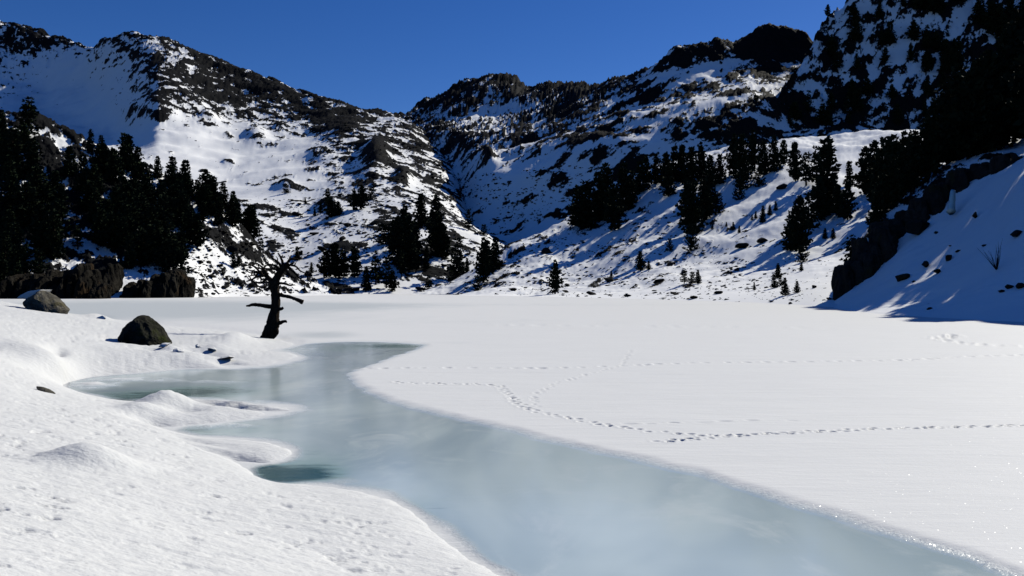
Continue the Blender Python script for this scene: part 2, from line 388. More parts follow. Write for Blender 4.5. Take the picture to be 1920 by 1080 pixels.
# head wall and shaded valley flank
sheet('valley_head_mountain', 690, 1680, [
    [(690, 330, 700, .3), (850, 440, 470, .3), (940, 475, 440, .3), (1060, 450, 430, .3), (1250, 390, 420, .3), (1400, 340, 420, .3), (1680, 330, 420, .4)],
    [(690, 300, 900, 0.30), (800, 330, 700, 0.30), (850, 400, 540, 0.22), (900, 435, 490, 0.20), (945, 445, 480, 0.25), (1060, 415, 470, 0.30), (1200, 365, 460, 0.30), (1400, 290, 480, 0.40), (1500, 265, 520, 0.50), (1680, 250, 540, 0.50)],
    [(690, 280, 1100, 0.40), (800, 290, 850, 0.40), (850, 310, 720, 0.30), (900, 325, 570, 0.24), (950, 328, 535, 0.20), (1060, 305, 510, 0.26), (1200, 262, 495, 0.34), (1300, 228, 500, 0.36), (1400, 205, 515, 0.45), (1500, 195, 565, 0.50), (1680, 190, 600, 0.50)],
    [(690, 270, 1200, 0.41), (770, 255, 1100, 0.43), (860, 262, 780, 0.47), (950, 268, 650, 0.47), (1060, 252, 585, 0.55), (1160, 222, 555, 0.53), (1250, 190, 570, 0.51), (1350, 160, 590, 0.49), (1450, 145, 610, 0.47), (1520, 140, 620, 0.51), (1680, 150, 640, 0.51)],
    [(690, 262, 1300, 0.51), (770, 235, 1250, 0.51), (860, 225, 1080, 0.45), (930, 215, 1020, 0.21), (1000, 210, 860, 0.43), (1100, 205, 660, 0.55), (1200, 175, 610, 0.53), (1290, 130, 615, 0.35), (1380, 125, 625, 0.35), (1450, 110, 640, 0.51), (1520, 112, 650, 0.51), (1680, 125, 680, 0.51)],
    [(690, 258, 1500, .6), (740, 224, 1420, .62), (770, 215, 1400, .65), (800, 198, 1390, .7), (860, 171, 1350, .72), (900, 157, 1320, .72), (940, 153, 1300, .72), (965, 158, 1280, .7), (985, 170, 1260, .7), (1045, 169, 1050, .7), (1070, 164, 980, .7), (1105, 170, 860, .7), (1160, 158, 740, .65), (1220, 133, 670, .65), (1270, 97, 650, .66), (1330, 91, 645, .66), (1380, 81, 662, .75), (1408, 72, 662, .85), (1425, 60, 662, .9), (1450, 56, 662, .9), (1485, 61, 662, .9), (1510, 72, 662, .85), (1525, 90, 662, .7), (1600, 108, 710, .6), (1680, 130, 720, .6)],
], M_ROCKFAR, noise_amp=0.011, blobs=[
    (910, 185, 80, 22, .2, 0), (1450, 85, 60, 26, .5, 0), (1330, 100, 60, 12, .2, 0), (1080, 290, 110, 22, .2, 5), (915, 303, 13, 13, .4, 8), (1030, 335, 45, 10, .2, 3), (990, 200, 40, 14, -.2, 0),
    (1180, 205, 50, 14, -.12, 0), (1300, 140, 50, 20, -.2, 0), (960, 380, 70, 40, -.10, 0), (1130, 270, 60, 14, .2, 4), (1240, 290, 50, 30, -.05, 0), (900, 260, 50, 14, .12, 2)],
    tilt=0.45, seed=5.1, rock=.3, crag=0.005, lump=.02)

# high wooded mountain on the right
sheet('right_mountain', 1380, 2260, [
    [(1380, 360, 490, 0.45), (1500, 310, 525, 0.54), (1700, 300, 530, 0.54), (1920, 290, 470, 0.54), (2260, 300, 440, 0.54)],
    [(1380, 310, 515, 0.46), (1450, 270, 530, 0.49), (1600, 220, 550, 0.52), (1750, 180, 550, 0.52), (1920, 150, 540, 0.54), (2260, 120, 520, 0.54)],
    [(1380, 285, 520, 0.48), (1440, 230, 530, 0.48), (1500, 180, 555, 0.46), (1600, 130, 572, 0.48), (1750, 70, 575, 0.51), (1920, 20, 570, 0.52), (2260, -10, 560, 0.54)],
    [(1380, 275, 550, 0.54), (1430, 225, 555, 0.54), (1480, 160, 560, 0.52), (1515, 105, 580, 0.52), (1535, 80, 588, 0.60), (1552, 52, 595, .6), (1580, 22, 598, .6), (1605, -2, 600, 0.60), (1650, -30, 602, 0.54), (1750, -65, 605, 0.54), (1920, -90, 605, 0.54), (2260, -90, 600, 0.54)],
], M_ROCKMID, noise_amp=0.014, blobs=[(1560, 200, 70, 50, .02, 0), (1700, 80, 50, 40, -.14, 0), (1630, 20, 40, 12, -.2, 0), (1690, 170, 30, 20, -.12, 0), (1600, 70, 30, 30, -.1, 0), (1760, 30, 60, 20, -.1, 0)],
    tilt=0.75, seed=8.3, rock=.5, slope_rock=.12, crag=0.010)

# left wooded hill above the cliffs
sheet('left_hill', -420, 640, [
    [(-420, 566, 120), (-100, 561, 140), (60, 560, 150), (130, 560, 152), (350, 558, 165), (430, 556.5, 180), (500, 555.5, 192), (560, 554.5, 205), (640, 554, 216)],
    [(-420, 480, 150, .56), (0, 500, 165, .56), (130, 500, 168, .56), (250, 500, 175, .56), (350, 505, 180, .34), (430, 520, 196, .38), (500, 538, 206, .4), (560, 548, 215, .36), (640, 554, 226)],  # high rockiness under the wood: dark rock, partly standing in for tree shade
    [(-420, 300, 190, .56), (0, 360, 195, .56), (130, 390, 198, .56), (250, 420, 200, .56), (350, 440, 204, .38), (430, 468, 214, .40), (500, 510, 222, .38), (560, 540, 228, .38), (640, 555, 236)],
    [(-420, 90, 225, .56), (0, 212, 228, .56), (60, 228, 230, .56), (100, 250, 232, .56), (200, 290, 238, .56), (300, 330, 242, .56), (400, 388, 246, .40), (450, 428, 248, .40), (500, 486, 250, .4), (560, 530, 254, .36), (640, 556, 258)],
], M_SLOPE, noise_amp=0.012, blobs=[(115, 270, 14, 25, -.3, 0), (60, 245, 30, 14, -.15, 0), (230, 535, 26, 22, -.5, 0), (290, 335, 40, 14, -.2, 0), (375, 480, 40, 20, -.15, 0)],
    tilt=-0.6, seed=11.2, rock=.42, crag=0.008)

# snowy slope falling from the right to the lake
sheet('right_slope', 770, 2060, [
    [(770, 553.4, 226), (830, 554.2, 213), (900, 554.8, 204), (1000, 556.4, 184), (1100, 558.6, 163), (1200, 561, 144), (1350, 566, 117), (1480, 572, 95), (1560, 577, 82), (1700, 580, 76), (2060, 590, 61)],
    [(770, 553.2, 238, .2), (830, 551, 236, .2), (900, 548, 232, .28), (1000, 545, 222, .3), (1100, 538, 218, .3), (1200, 525, 206, .26), (1350, 505, 192, .22), (1480, 490, 176, .2), (1560, 480, 168, .2), (1700, 455, 145, .2), (2060, 440, 130, .2)],
    [(770, 553.1, 250, .2), (830, 546, 254, .25), (900, 526, 256, .3), (1000, 505, 254, .27), (1100, 478, 264, .25), (1200, 435, 270, .24), (1350, 405, 258, .2), (1480, 390, 240, .16), (1560, 380, 232, .15), (1700, 350, 240, .15), (2060, 330, 215, .15)],
    [(770, 553, 262, .2), (830, 541, 274, .3), (880, 512, 280, .32), (940, 472, 292, .34), (1000, 445, 300, .3), (1060, 412, 316, .3), (1150, 360, 340, .3), (1270, 298, 355, .3), (1340, 285, 360, .3), (1400, 270, 360, .26), (1480, 262, 360, .1), (1560, 257, 360, .06), (1640, 249, 355, .06), (1700, 244, 345, .06), (1830, 236, 330, .1), (2060, 215, 300, .1)],
], M_SLOPE, noise_amp=0.009, blobs=[(1000, 470, 40, 16, .12, 1), (1210, 500, 40, 14, .1, 1), (1280, 535, 40, 12, .12, .6), (1120, 540, 60, 10, .12, .5), (1400, 480, 60, 40, -.1, 0), (1600, 310, 80, 40, -.2, 0), (1080, 480, 60, 50, -.1, 0)],
    tilt=0.5, seed=14.6, rock=.22, crag=0.004, lump=.14)

# shaded bank and cliff shelf on the near right shore
sheet('right_bank', 1500, 2420, [
    [(1500, 581.5, 72.6), (1560, 582.5, 71), (1650, 590, 60.3), (1750, 597, 52.9), (1850, 602.5, 48.2), (1920, 605.5, 46), (2150, 618, 38.6), (2420, 635, 31.7)],
    [(1500, 581, 75), (1560, 580, 76), (1650, 572, 66), (1750, 566, 59), (1850, 552, 54), (1920, 540, 52), (2150, 480, 46), (2420, 440, 39)],
    [(1500, 580.5, 78), (1556, 577, 83), (1580, 560, 86), (1640, 508, 86), (1700, 458, 85), (1745, 432, 84), (1800, 388, 82), (1860, 346, 79), (1920, 312, 74), (2000, 245, 72), (2100, 130, 68), (2250, 60, 62), (2420, 10, 56)],
    [(1500, 580, 84), (1556, 576, 87), (1575, 545, 92, .4), (1610, 470, 94, .5), (1650, 420, 95, .5), (1700, 375, 96, .5), (1745, 345, 96, .5), (1800, 312, 95, .5), (1860, 296, 92, .4), (1920, 284, 90, .3), (2000, 130, 86), (2100, -90, 80), (2250, -150, 72), (2420, -150, 66)],  # unseen rim beyond the right edge of view, raised to shade the bank
    [(1500, 579.5, 90), (1556, 575, 92), (1575, 540, 98, .4), (1610, 462, 104, .4), (1650, 405, 110, .4), (1700, 350, 114, .35), (1745, 318, 116, .3), (1800, 296, 116, .1), (1860, 272, 114, .02), (1920, 245, 112, .02), (2000, 120, 108), (2100, -90, 104), (2250, -150, 95), (2420, -150, 90)],
], M_BANKR, noise_amp=0.006, blobs=[], tilt=0.5, seed=19.9, rock=-.05, slope_rock=.2, spread=1.0, crag=0.006, step=3, rowpx=3)

# ground under and around everything, to the horizon
g = np.array([[[x, y, -6.0] for x in np.linspace(-9000, 9000, 7)] for y in np.linspace(-9000, 9000, 7)])
tag(link('ground', grid_mesh('ground', g, attrs={'rock': np.full((7, 7), .2)}), M_ROCKFAR), kind='structure')

# ------------------------------------------------------------------ near snow bank with its spits (left foreground)
shore = [(1010, 1120), (960, 1090), (905, 1062), (845, 1022), (795, 980), (768, 957), (728, 937), (672, 923), (612, 914), (560, 909), (520, 907), (492, 900), (472, 887), (457, 874),
         (500, 868), (535, 860), (546, 850), (520, 836), (470, 827), (420, 822), (352, 817), (332, 813), (322, 806), (345, 799), (400, 793), (470, 783), (520, 773), (541, 768.5),
         (500, 763), (440, 758), (380, 753), (330, 750), (300, 752),
         (122, 727), (128, 717), (160, 709), (230, 701), (300, 695), (350, 691), (430, 690), (500, 683), (545, 673), (559, 668), (535, 661), (500, 657),
         (530, 652), (551, 647), (530, 639), (500, 630), (450, 623), (400, 618), (300, 609), (200, 598), (130, 587), (60, 577)]
inner = [(500, 638, .10), (470, 640, .2), (440, 634, .30), (270, 648, .33), (310, 655, .26), (380, 655, .22), (420, 668, .14), (480, 665, .10), (520, 668, .05), (350, 672, .2), (270, 675, .2), (150, 650, .5), (0, 650, .75), (0, 600, 1.05), (60, 583, .95), (115, 592, .85), (0, 565, 1.3), (-150, 570, 1.4),
         (200, 612, .55), (330, 630, .35), (60, 700, .45), (120, 690, .3), (0, 740, .55), (-150, 740, .7), (-300, 620, 1.3),
         (100, 742, .38), (150, 752, .30), (200, 764, .22), (60, 760, .46), (0, 780, .55), (250, 790, .22), (300, 805, .16), (330, 820, .12), (180, 860, .42), (60, 860, .5), (0, 900, .58), (-200, 900, .7), (0, 1080, .6), (-300, 1080, .75), (150, 960, .5),
         (300, 960, .36), (300, 1080, .42), (450, 1080, .32), (600, 1080, .2), (750, 1080, .1), (480, 970, .22), (620, 970, .13), (720, 985, .09), (400, 900, .22), (330, 850, .2), (520, 925, .12), (460, 850, .05), (430, 838, .06),
         (260, 772, .14), (320, 768, .13), (380, 772, .09), (450, 772, .05), (300, 784, .11), (640, 935, .06), (700, 950, .06), (850, 1060, .05)]
outer = [(650, 760), (600, 850), (800, 850), (450, 808), (400, 803), (400, 720), (300, 722), (220, 726), (180, 722), (450, 735), (620, 690), (560, 720), (680, 865), (650, 890), (900, 950), (820, 950), (1000, 1050), (1100, 1100), (960, 1040), (540, 885), (500, 888), (590, 880), (600, 820), (560, 790),
         (600, 640), (570, 634), (540, 628), (480, 614), (400, 606), (300, 598), (200, 588), (120, 577), (600, 665), (590, 655), (1200, 1150), (1200, 1000), (700, 800), (240, 738)]
cp = [tuple(on_z(a, b, 0.0)) for a, b in shore] + [tuple(on_z(a, b, z)) for a, b, z in inner] + [tuple(on_z(a, b, -0.0))[:2] + (-0.12,) for a, b in outer]
cp += [(-3, 1.6, .75), (-.8, 1.5, .5), (.9, 1.6, .28), (2.6, 1.7, -.05), (-1.5, 2.4, .6), (0.1, 2.4, .42), (1.2, 2.6, .18), (2.4, 2.8, -.08), (0.1, 3.4, .26)]
cp = np.array(cp)
def uvmap(x, y): return x / y * F / 120.0, 9.0 * np.log(y)
cu, cv = uvmap(cp[:, 0], cp[:, 1])
def tps(r2): return 0.5 * r2 * np.log(np.maximum(r2, 1e-12))
N = len(cp)
A = np.zeros((N + 3, N + 3)); A[:N, :N] = tps((cu[:, None] - cu) ** 2 + (cv[:, None] - cv) ** 2) + np.eye(N) * 0.004
A[:N, N] = 1; A[:N, N + 1] = cu; A[:N, N + 2] = cv; A[N:, :N] = A[:N, N:].T
wts = np.linalg.solve(A, np.concatenate([cp[:, 2], np.zeros(3)]))
def bank_base(x, y):
    u, v = uvmap(x, y); out = wts[N] + wts[N + 1] * u + wts[N + 2] * v
    for i in range(N): out = out + wts[i] * tps((u - cu[i]) ** 2 + (v - cv[i]) ** 2)
    return out
def gauss_at(x, y, c, rx, ry, rot=0.0):
    dx, dy = x - c[0], y - c[1]; ca, sa = math.cos(rot), math.sin(rot)
    return np.exp(-(((dx * ca + dy * sa) / rx) ** 2 + ((-dx * sa + dy * ca) / ry) ** 2))
HUMPS = [(on_z(170, 872, .42), .34, .28, .10, .3), (on_z(300, 762, .1), .35, .35, .09, 0), (on_z(265, 775, .12), .3, .3, .08, 0), (on_z(285, 790, .1), .25, .3, -.07, 0), (on_z(325, 758, .1), .35, .3, .06, .3), (on_z(345, 768, .1), .3, .25, -.05, 0),
         (on_z(440, 637, .25), .5, 1.2, .12, 0), (on_z(395, 662, .2), .7, .25, -.10, -.5), (on_z(425, 677, .12), .5, .22, -.09, -.4), (on_z(375, 650, .25), .4, .4, -.10, 0), (on_z(405, 655, .2), .5, .4, .10, 0), (on_z(320, 655, .3), .35, .3, .12, 0), (on_z(105, 660, .5), .18, .7, -.10, .4), (on_z(110, 690, .35), .25, .5, -.06, 0),
         (on_z(232, 642, .4), .45, .30, -.14, .2), (on_z(290, 656, .3), .5, .22, -.10, .1), (on_z(188, 597, .5), .7, .7, .16, 0), (on_z(430, 762, .03), .8, .10, .05, -.28), (on_z(445, 766, .03), .9, .10, -.06, -.28), (on_z(370, 826, .1), .5, .10, -.02, -.5), (on_z(455, 858, .06), .35, .10, -.018, -.4), (on_z(400, 842, .1), .4, .08, -.02, -.5)]
def bank_z(x, y):
    z = bank_base(x, y)
    z = z + 0.020 * fbm(x / 0.9, y / 0.9, 3) * sstep(-.02, .15, z)
    for c, rx, ry, h, rt in HUMPS: z = z + 1.7 * h * gauss_at(x, y, c, rx, ry, rt)
    z = z + (0.016 * fbm(x / .5 + 3, y / .9, 4, .55) + 0.003 * fbm(x / .15, y / .3, 3)) * sstep(9, 16, y) * sstep(-.03, .06, z) + 0.016 * fbm(x / .5 + 9, y / .35, 4, .6) * np.exp(-(z / .05) ** 2)
    z = np.where(z > 0, z + 0.014 * (1 - np.exp(-np.maximum(z, 0) / 0.012)), z)
    # wind-scoured hollows and crust
    xr, yr = x * math.cos(.3) + y * math.sin(.3), -x * math.sin(.3) + y * math.cos(.3)
    pits = np.maximum(fbm(xr / 0.30 + 5, yr / 0.20, 4, 0.55) - 0.16, 0)
    area = sstep(-.25, .35, fbm(x / 1.9 + 8, y / 1.9, 3))
    up = sstep(.02, .18, z)
    z = z - up * (0.075 * pits * (0.35 + area)) + up * 0.006 * fbm(xr / .11, yr / .07, 3, .6)
    return z
bcols = np.arange(-560, 1260, 2.6)
bd = 1.0 / np.concatenate([np.linspace(1 / 90., 1 / 3.3, 430), np.linspace(1 / 3.2, 1 / 1.3, 34)])
bx = (bcols[None, :] - 960) / F * bd[:, None]; by = np.repeat(bd[:, None], len(bcols), 1)
bz = bank_z(bx, by)
# small animal prints on the near lobe
def dent(x, y, z, c, rx, ry, h, rim=0.25):
    s = 3.2 * max(rx, ry)
    m = (np.abs(x - c[0]) < s) & (np.abs(y - c[1]) < s)
    if not m.any(): return
    e = ((x[m] - c[0]) / rx) ** 2 + ((y[m] - c[1]) / ry) ** 2
    z[m] += -h * np.exp(-e ** 2) + h * rim * np.exp(-(np.sqrt(e) - 1.5) ** 2 * 4)
for a, b in [(620, 960), (640, 978), (652, 976), (665, 982), (672, 993), (628, 988), (648, 990), (668, 1008), (686, 1008), (632, 990), (655, 1021), (672, 1025), (688, 1045), (652, 1043), (658, 1056), (680, 1064), (700, 1030), (745, 1075), (722, 1068), (850, 1056), (846, 1070), (600, 940), (585, 930), (560, 945), (530, 940), (715, 998), (728, 1004), (470, 925), (500, 935), (540, 965)]:
    dent(bx, by, bz, on_z(a, b, .11), .034, .026, .009)
bz = np.where(bd[:, None] > 75, bz - (bd[:, None] - 75) * .2, bz)
keep = (bz[:-1, :-1] > -.05) | (bz[1:, 1:] > -.05) | (bz[:-1, 1:] > -.05)
tag(link('snow_bank', grid_mesh('snow_bank', np.stack([bx, by, bz], -1), keep), M_SNOW), kind='structure')
def bank_point(px, py):
    """bank surface point seen at a photo pixel"""
    c = int(np.argmin(np.abs(bcols - px))); pyc = HOR - (bz[:, c] - EYE) / by[:, c] * F
    s = np.nonzero((pyc[:-1] <= py) & (pyc[1:] > py))[0]
    r = s[-1] if len(s) else int(np.argmin(np.abs(pyc - py)))
    return Vector((bx[r, c], by[r, c], bz[r, c]))

# ------------------------------------------------------------------ the frozen lake: snow cover, bare ice channel, tracks
lcols = np.arange(-420, 2420, 2.7)
lrow = np.concatenate([np.arange(547.5, 560, .7), np.arange(560, 660, 1.7), np.arange(660, 862, .9), np.arange(862, 1132, 3.0), 540 + 3014 / np.linspace(5, 1.2, 12)])
ld = 2.0 * F / (lrow - HOR)
lx = (lcols[None, :] - 960) / F * ld[:, None]; ly = np.repeat(ld[:, None], len(lcols), 1)
LPX = np.repeat(lcols[None, :], len(lrow), 0); LPY = np.repeat(lrow[:, None], len(lcols), 1)
edge = [(535, 652), (560, 648.5), (600, 644.5), (650, 642.5), (700, 642.5), (745, 644), (788, 648), (775, 656), (730, 670), (690, 685), (655, 697), (642, 704), (652, 718), (690, 741), (740, 760), (800, 776), (920, 802), (1000, 824), (1090, 844), (1200, 868), (1300, 893), (1400, 922), (1500, 955), (1600, 985), (1700, 1015), (1800, 1050), (1890, 1085), (2000, 1130)]
ring = edge + [(2300, 1300), (2300, 4000), (-3000, 4000), (-3000, 652)]
inside = np.zeros(LPX.shape, bool)
for (x1, y1), (x2, y2) in zip(ring, ring[1:] + ring[:1]):
    if y1 == y2: continue
    c = (y1 > LPY) != (y2 > LPY)
    inside ^= c & (LPX < (x2 - x1) * (LPY - y1) / (y2 - y1) + x1)
def line_dist(x, y, pts):
    best = np.full(x.shape, 1e9)
    for a, b in zip(pts[:-1], pts[1:]):
        vx, vy = b[0] - a[0], b[1] - a[1]; t = np.clip(((x - a[0]) * vx + (y - a[1]) * vy) / (vx * vx + vy * vy), 0, 1)
        best = np.minimum(best, (x - a[0] - t * vx) ** 2 + (y - a[1] - t * vy) ** 2)
    return np.sqrt(best)
ew = [on_z(a, b) for a, b in edge]
sd = line_dist(lx, ly, ew); sd = np.where(inside, -sd, sd)
wid = 0.16 + 0.016 * ly
cover = sstep(-0.55, 1.0, sd / wid + 0.35 * fbm(lx * 1.3, ly * 1.3, 3))
cover = np.where(LPY < 560, 1.0, cover)
def pblob(a, b, rx, ry): return np.exp(-(((LPX - a) / rx) ** 2 + ((LPY - b) / ry) ** 2))
clear = (1.2 * pblob(215, 754, 60, 6) + 0.7 * pblob(300, 742, 110, 10) + 0.6 * pblob(400, 732, 90, 9) + 0.95 * pblob(525, 894, 48, 14) + 0.8 * pblob(590, 888, 48, 13) + .5 * pblob(500, 878, 30, 10)
         + 0.65 * pblob(720, 649, 60, 4) + 0.3 * pblob(640, 655, 60, 8) + 0.3 * pblob(350, 808, 60, 6) + .25 * pblob(470, 715, 60, 8) + .12 * pblob(820, 930, 60, 60) + .3 * pblob(560, 865, 120, 40) + .25 * pblob(420, 805, 120, 16) + .3 * pblob(760, 985, 60, 40))
# frost veil along the bank's edge
frost = 0.42 * pblob(780, 990, 45, 30) + .35 * pblob(860, 1035, 60, 20) + .25 * pblob(640, 905, 80, 10) + .6 * pblob(170, 722, 60, 8) + .45 * pblob(270, 712, 80, 5) + .5 * pblob(440, 798, 60, 4) + .4 * pblob(380, 802, 60, 5) + .4 * pblob(480, 688, 80, 4) + .35 * pblob(560, 655, 60, 4) + .3 * pblob(505, 862, 30, 8) + .35 * pblob(930, 1070, 60, 16) + .3 * pblob(420, 716, 70, 3)
cover = np.maximum(cover, 2.0 * frost * (0.6 + 0.7 * fbm(lx * 2.2, ly * 2.2, 3)))
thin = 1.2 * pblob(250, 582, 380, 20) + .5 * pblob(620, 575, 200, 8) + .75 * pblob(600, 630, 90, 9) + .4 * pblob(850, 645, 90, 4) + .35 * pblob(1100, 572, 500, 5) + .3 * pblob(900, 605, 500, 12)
bsh = bank_base(lx, np.maximum(ly, 1.2))
rim = sstep(-0.085, -0.004, bsh + 0.03 * fbm(lx * 1.1 + 4, ly * 1.1, 4, .6)) * (ly < 60)
cover = np.maximum(cover, 0.78 * rim * (1 - 0.8 * np.clip(pblob(215, 753, 60, 6) + pblob(525, 894, 50, 14), 0, 1)))
lz = 0.045 * sstep(0.2, 1.0, cover) * (1 - rim) + 0.006 * fbm(lx / 2.2, ly / 1.2, 4) * cover
lz += 0.02 * sstep(0, 1, cover) * fbm(lx / 6, ly / 4, 2) * sstep(0.5, 3, sd)
tracks = [([(740, 721), (830, 724), (900, 725), (935, 728), (948, 738), (960, 750), (972, 762), (985, 771), (1010, 778), (1040, 784), (1075, 792), (1110, 800), (1160, 807), (1205, 813), (1258, 818), (1300, 822), (1345, 824)], .135, .038, .042, .045, .05),
          ([(1235, 836), (1290, 831), (1345, 826), (1400, 822), (1460, 819), (1540, 816), (1620, 812), (1700, 810), (1780, 808), (1860, 806), (1990, 804)], .11, .038, .042, .045, .05),
          ([(690, 694), (800, 693), (900, 693), (1000, 694), (1100, 692), (1165, 689), (1230, 686), (1300, 683), (1500, 681), (1700, 678), (1800, 672), (1990, 667)], .42, .08, .10, .03, .03),
          ([(1005, 772), (1000, 757), (1008, 742), (1040, 722), (1100, 706), (1165, 688), (1186, 660)], .2, .035, .05, .02, .04),
          ([(1750, 636), (1790, 630), (1765, 640), (1830, 648), (1990, 655)], .5, .12, .2, .05, .06),
          ([(940, 611), (1200, 613), (1400, 615), (1560, 618)], .9, .25, .3, .016, .05),
          ([(1180, 801), (1260, 800), (1340, 797), (1420, 793), (1500, 796)], .5, .08, .05, .02, .04)]
rt = random.Random(5)
for pts, stp, rx, ry, h, off in tracks:
    w = [on_z(a, b) for a, b in pts]; acc = 0.0; side = 1
    for a, b in zip(w[:-1], w[1:]):
        L = (b - a).length; dr = (b - a) / L; nn = Vector((-dr.y, dr.x, 0))
        while acc < L:
            p = a + dr * acc + nn * (off * side * rt.uniform(.4, 1.3) + rt.uniform(-.025, .025)); side = -side
            k = rt.uniform(.75, 1.2); far = 1.0 + max(0, p.y - 14) * 0.03
            dent(lx, ly, lz, p, rx * k * 1.25, ry * k * far, h * rt.uniform(.4, 1.3) * far, .2)
            acc += stp * rt.uniform(.5, 1.55)
        acc -= L
bz_l = bank_base(lx, np.maximum(ly, 1.2))
hide = (bz_l > 0.16) & (ly < 60)
lkeep = ~(hide[:-1, :-1] & hide[1:, 1:] & hide[:-1, 1:] & hide[1:, :-1])
tag(link('frozen_lake', grid_mesh('frozen_lake', np.stack([lx, ly, lz], -1), lkeep, {'cover': cover, 'clear': clear, 'thin': thin}), M_LAKE), kind='structure')

# ------------------------------------------------------------------ shape builders
def tube(pts, radii, sides=7, rough=0.0, rnd=None, cap=True):
    """tapered tube along a polyline -> verts, faces"""
    vs, fs = [], []
    n = len(pts); up = Vector((0.3, 1, 0.2)).normalized()
    for i, p in enumerate(pts):
        p = Vector(p); t = (Vector(pts[min(i + 1, n - 1)]) - Vector(pts[max(i - 1, 0)])).normalized()
        a = t.cross(up)
        if a.length < 1e-3: a = t.cross(Vector((1, 0, 0)))
        a.normalize(); b = t.cross(a).normalized()
        for k in range(sides):
            an = 2 * math.pi * k / sides; r = radii[i] * (1 + (rnd.uniform(-rough, rough) if rnd else 0))
            vs.append(p + a * (math.cos(an) * r) + b * (math.sin(an) * r))
    for i in range(n - 1):
        for k in range(sides):
            k2 = (k + 1) % sides
            fs.append((i * sides + k, i * sides + k2, (i + 1) * sides + k2, (i + 1) * sides + k))
    if cap:
        fs.append(tuple(range(sides))[::-1]); fs.append(tuple((n - 1) * sides + k for k in range(sides)))
    return vs, fs

def resample(pts, rad, n):
    p = np.array([tuple(q) for q in pts], float); s = np.concatenate([[0], np.cumsum(np.linalg.norm(np.diff(p, axis=0), axis=1))])
    t = np.linspace(0, s[-1], n); q = pchip(s, p, t); r = np.interp(t, s, rad)
    return [Vector(a) for a in q], list(r)

def rock_mesh(name, pts, sub=3, amp=0.05, freq=3.0, seed=0, zs=1.0):
    """faceted boulder: convex hull of given points, subdivided and roughened"""
    bm = bmesh.new()
    for p in pts: bm.verts.new(p)
    bmesh.ops.convex_hull(bm, input=bm.verts[:])
    for v in [v for v in bm.verts if not v.link_faces]: bm.verts.remove(v)
    bmesh.ops.triangulate(bm, faces=bm.faces[:])
    bmesh.ops.subdivide_edges(bm, edges=bm.edges[:], cuts=2 ** sub - 1, use_grid_fill=True, smooth=0.0)
    bmesh.ops.smooth_vert(bm, verts=bm.verts[:], factor=0.18, use_axis_x=True, use_axis_y=True, use_axis_z=True)
    bm.normal_update()
    co = np.array([tuple(v.co) for v in bm.verts]) * np.array([1, 1, zs]) * freq + seed * 7.7
    nz = fbm(co[:, 0] + co[:, 2] * .7, co[:, 1] - co[:, 2] * .6, 5, .55) + 0.6 * fbm(co[:, 2] + 31 + .5 * co[:, 1], co[:, 0], 4, .5, ridged=True)
    for v, k in zip(bm.verts, nz): v.co += v.normal * (float(k) * amp)
    me = bpy.data.meshes.new(name); bm.to_mesh(me); bm.free()
    return me

def random_rock(name, seed, flat=0.7, sub=2):
    r = random.Random(seed)
    pts = []
    for k in range(13):
        v = Vector((r.gauss(0, 1), r.gauss(0, 1), r.gauss(0, 1))).normalized()
        pts.append(Vector((v.x * .5, v.y * .5, v.z * .5 * flat)) * r.uniform(.8, 1.1))
    return rock_mesh(name, pts, sub, .035, 3.5, seed)

